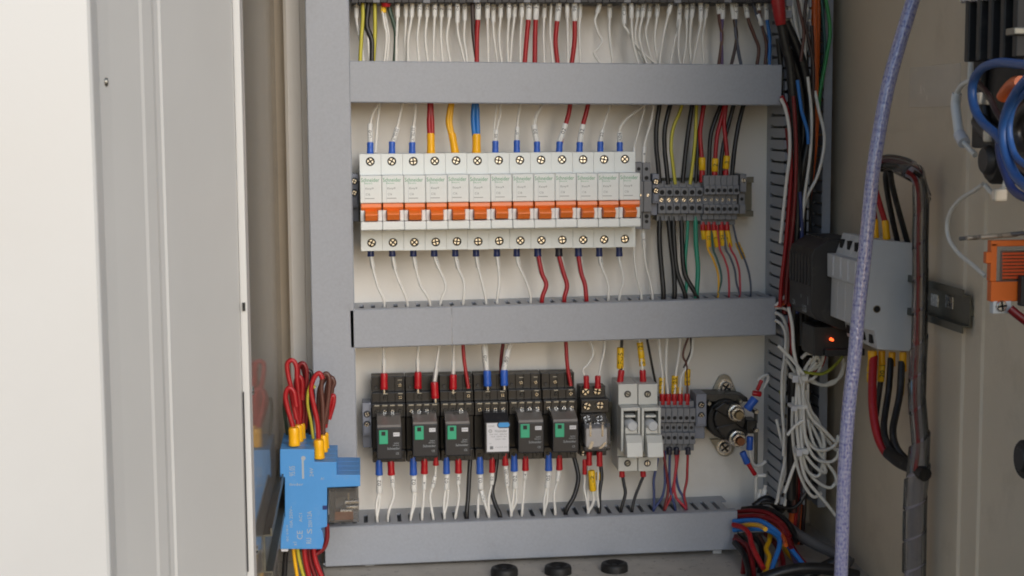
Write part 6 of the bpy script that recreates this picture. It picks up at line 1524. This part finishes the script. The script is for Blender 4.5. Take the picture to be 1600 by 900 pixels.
wire('dark red cable from the orange relay foot to the picture edge', 'darkred', [(1578,482),(1590,492),(1606,504),(1630,520)], r=2.6, d=(-oy+4, -oy+10), group=G14, n=12, name='cable', cat='cable')
wire('clear sleeved wire with printing, lying above the orange relay', 'grey', [(1500,373),(1520,371),(1550,369),(1580,366),(1625,362)], r=1.3, d=(-oy-30, -oy), slv=[(1510,372,1530,371,8,'105','clear',-oy-20), (1532,371,1590,366,9,'1051','clear',-oy-8)], group=G14)
q = W(1596, 713, 392)
kn = thing('black_knob', 'black round knob at the right edge, low on the wall', 'knob', (XW-1, q.y, q.z))
MB().cyl((XW-0.2, q.y-8, q.z), (388, q.y-8, q.z), 12, 11.5, 24, chamfer=1.2).build('knob_body', 'rubber_black', kn)
MB().cyl((388.5, q.y-8, q.z), (386.5, q.y-8, q.z), 8, 7.4, 20, chamfer=0.8).build('knob_cap', 'module_black', kn)

# ------------------------------------------------------------------ more of the crowd of cables
EX = [('black', [(1216,60),(1222,120),(1228,200),(1230,300),(1229,420),(1228,520)], 2.6, 48), ('black', [(1238,60),(1250,130),(1258,200),(1258,280),(1252,340)], 3.4, 46),
 ('darkred', [(1240,150),(1244,230),(1242,310),(1236,380),(1230,440),(1228,475)], 1.7, 72), ('white', [(1229,520),(1234,560),(1233,620),(1230,690),(1232,740),(1226,790)], 1.4, 58),
 ('white', [(1238,560),(1240,610),(1238,680),(1234,740),(1224,785)], 1.4, 54), ('black', [(1262,300),(1259,360),(1257,430),(1258,520),(1257,600)], 2.4, 36),
 ('grey', [(1256,330),(1252,400),(1250,470),(1252,540)], 1.5, 62), ('darkbrown', [(1268,40),(1270,90),(1268,150),(1262,230),(1259,300)], 1.6, 58),
 ('navy', [(1240,480),(1238,540),(1236,600),(1238,660)], 1.5, 60), ('brown', [(1259,560),(1260,640),(1256,700),(1250,780),(1243,850)], 2.0, 44),
 ('black', [(1222,790),(1230,760),(1236,700),(1236,640)], 2.6, 40), ('red', [(1246,700),(1249,750),(1244,800),(1238,850)], 1.7, 48)]
EL = ['thin black cable along the duct fingers in the trunk', 'black cable behind the bulging one in the trunk', 'dark red wire in front of the black cables in the trunk', 'white wire hanging straight beside the contactor fingers',
 'white wire close to the bundle, running to the lower duct', 'black cable behind the power module', 'grey wire in front of the trunk by the power module', 'dark brown wire over the orange cable at the top',
 'navy wire below the fanned wires', 'brown cable beside the low orange cable', 'black cable at the foot of the duct fingers', 'red wire low in the trunk near the orange cable']
for (c_, pts, r_, d), lab in zip(EX, EL): run(lab, c_, pts, r_, d)
EX2 = [('darkred', [(1148,843),(1166,852),(1174,872),(1178,905)], 2.4, 70), ('black', [(1148,848),(1160,862),(1168,884),(1170,905)], 2.6, 78), ('brown', [(1186,838),(1196,856),(1206,880),(1214,905)], 2.2, 66),
 ('darkred', [(1196,834),(1212,850),(1222,870),(1226,905)], 2.2, 60), ('black', [(1176,836),(1188,852),(1190,876),(1184,905)], 2.4, 60), ('red', [(1224,836),(1238,854),(1250,872),(1268,890)], 2.0, 60),
 ('darkred', [(1150,800),(1176,798),(1200,802),(1222,818),(1234,838)], 2.0, 46), ('black', [(1160,796),(1190,794),(1216,804),(1236,824),(1244,846)], 2.6, 44)]
EL2 = ['dark red wire lowest at the lower duct mouth', 'black wire lowest at the lower duct mouth', 'brown wire under the kinked yellow one', 'dark red wire between the blue wires', 'black wire under the short yellow wire', 'red wire beside the purple one, running to the corner',
 'dark red wire hugging the top of the bunch', 'black wire over the top of the bunch']
for (c_, pts, r_, d), lab in zip(EX2, EL2): wire(lab, c_, pts, r=r_, d=(d, d+58), group=G12, n=10)
blue_lead('red lead half hidden in the middle of the left bunch', 'red', [(468,664),(469,640),(466,615),(462,600),(466,588),(472,596),(472,625)], 126)
blue_lead('dark red lead at the rear of the left bunch', 'darkred', [(476,670),(479,645),(480,610),(475,580),(470,570),(464,578)], 116)
blue_lead('brown lead at the rear of the right bunch', 'brown', [(502,672),(498,640),(499,610),(508,592),(515,588),(519,600),(516,640)], 114)
blue_lead('red lead leaning left in the left bunch', 'red', [(462,676),(452,648),(446,628),(448,612),(454,610),(458,630),(463,655)], 140)
wire_w('thin blue cable inside the big loop at the picture edge', 'shadedblue', [(1625,132),(1600,146),(1584,166),(1577,196),(1580,226),(1592,250),(1625,270)], 340, 1.8)
wire_w('thin dark cable across the loops at the picture edge', 'darkbrown', [(1528,130),(1545,150),(1560,180),(1580,200),(1625,214)], 362, 1.8)
wire_w('black cable hanging from the finned unit into the coil', 'black', [(1540,100),(1536,140),(1540,180),(1548,220),(1552,250)], 372, 2.6)
wire_w('pale wire curling under the black coil', 'white', [(1540,290),(1552,302),(1566,296),(1572,282)], 372, 1.5)

# looser outer loops of the white tangle
rt = random.Random(21)
LOOSE = [[(1228,560),(1240,578),(1252,596),(1258,640),(1256,690),(1240,730),(1226,770)], [(1276,566),(1262,584),(1254,610),(1266,650),(1288,672),(1306,690),(1314,680)],
 [(1247,600),(1252,650),(1262,690),(1282,704),(1304,696),(1310,680)], [(1258,610),(1266,640),(1280,662),(1288,700),(1280,742),(1262,736),(1252,704)],
 [(1240,620),(1238,660),(1242,710),(1254,752),(1270,776),(1284,770)], [(1232,480),(1238,510),(1240,545),(1246,575),(1252,600)], [(1216,540),(1232,556),(1246,572),(1256,586)],
 [(1262,655),(1270,690),(1286,716),(1304,740),(1308,758)], [(1252,560),(1262,552),(1276,556),(1282,572),(1272,590),(1258,596)]]
LLAB = ['loose white wire slanting from the duct fingers across the bundle', 'loose white wire swinging right below the red lamp', 'loose white wire in a shallow loop right of the bundle', 'loose white wire in a narrow loop hanging below the tie',
 'loose white wire left of the bundle, curling right at the bottom', 'loose white wire dropping from the middle duct end to the bundle', 'loose white wire crossing from the fingers to the bundle top', 'loose white wire trailing down beside the purple cable',
 'loose white wire curled in a small ring at the bundle top']
for pts, lab in zip(LOOSE, LLAB): run(lab, 'white', pts, 1.5, rt.uniform(84, 112), name='wire', cat='wire')
MORE = [('black', [(1252,60),(1262,110),(1268,170),(1268,240),(1262,320),(1260,400)], 3.0, 54), ('white', [(1262,120),(1268,180),(1266,240),(1258,300),(1252,360)], 1.3, 70), ('black', [(1226,480),(1232,540),(1234,620),(1232,720),(1230,790)], 3.2, 46),
 ('red', [(1240,330),(1236,400),(1232,450),(1236,520),(1240,600)], 1.8, 66), ('black', [(1254,420),(1258,480),(1256,560),(1252,620)], 2.8, 56), ('brown', [(1244,600),(1248,660),(1246,720),(1240,800)], 1.8, 58)]
MLAB = ['black cable bowing furthest right under the white bunch', 'thin white wire straying over the black cables', 'black cable between the duct fingers and the white tangle', 'red wire running past the fanned wires behind the power module', 'black cable emerging under the power module', 'brown wire under the white tangle']
for (c_, pts, r_, d), lab in zip(MORE, MLAB): run(lab, c_, pts, r_, d)
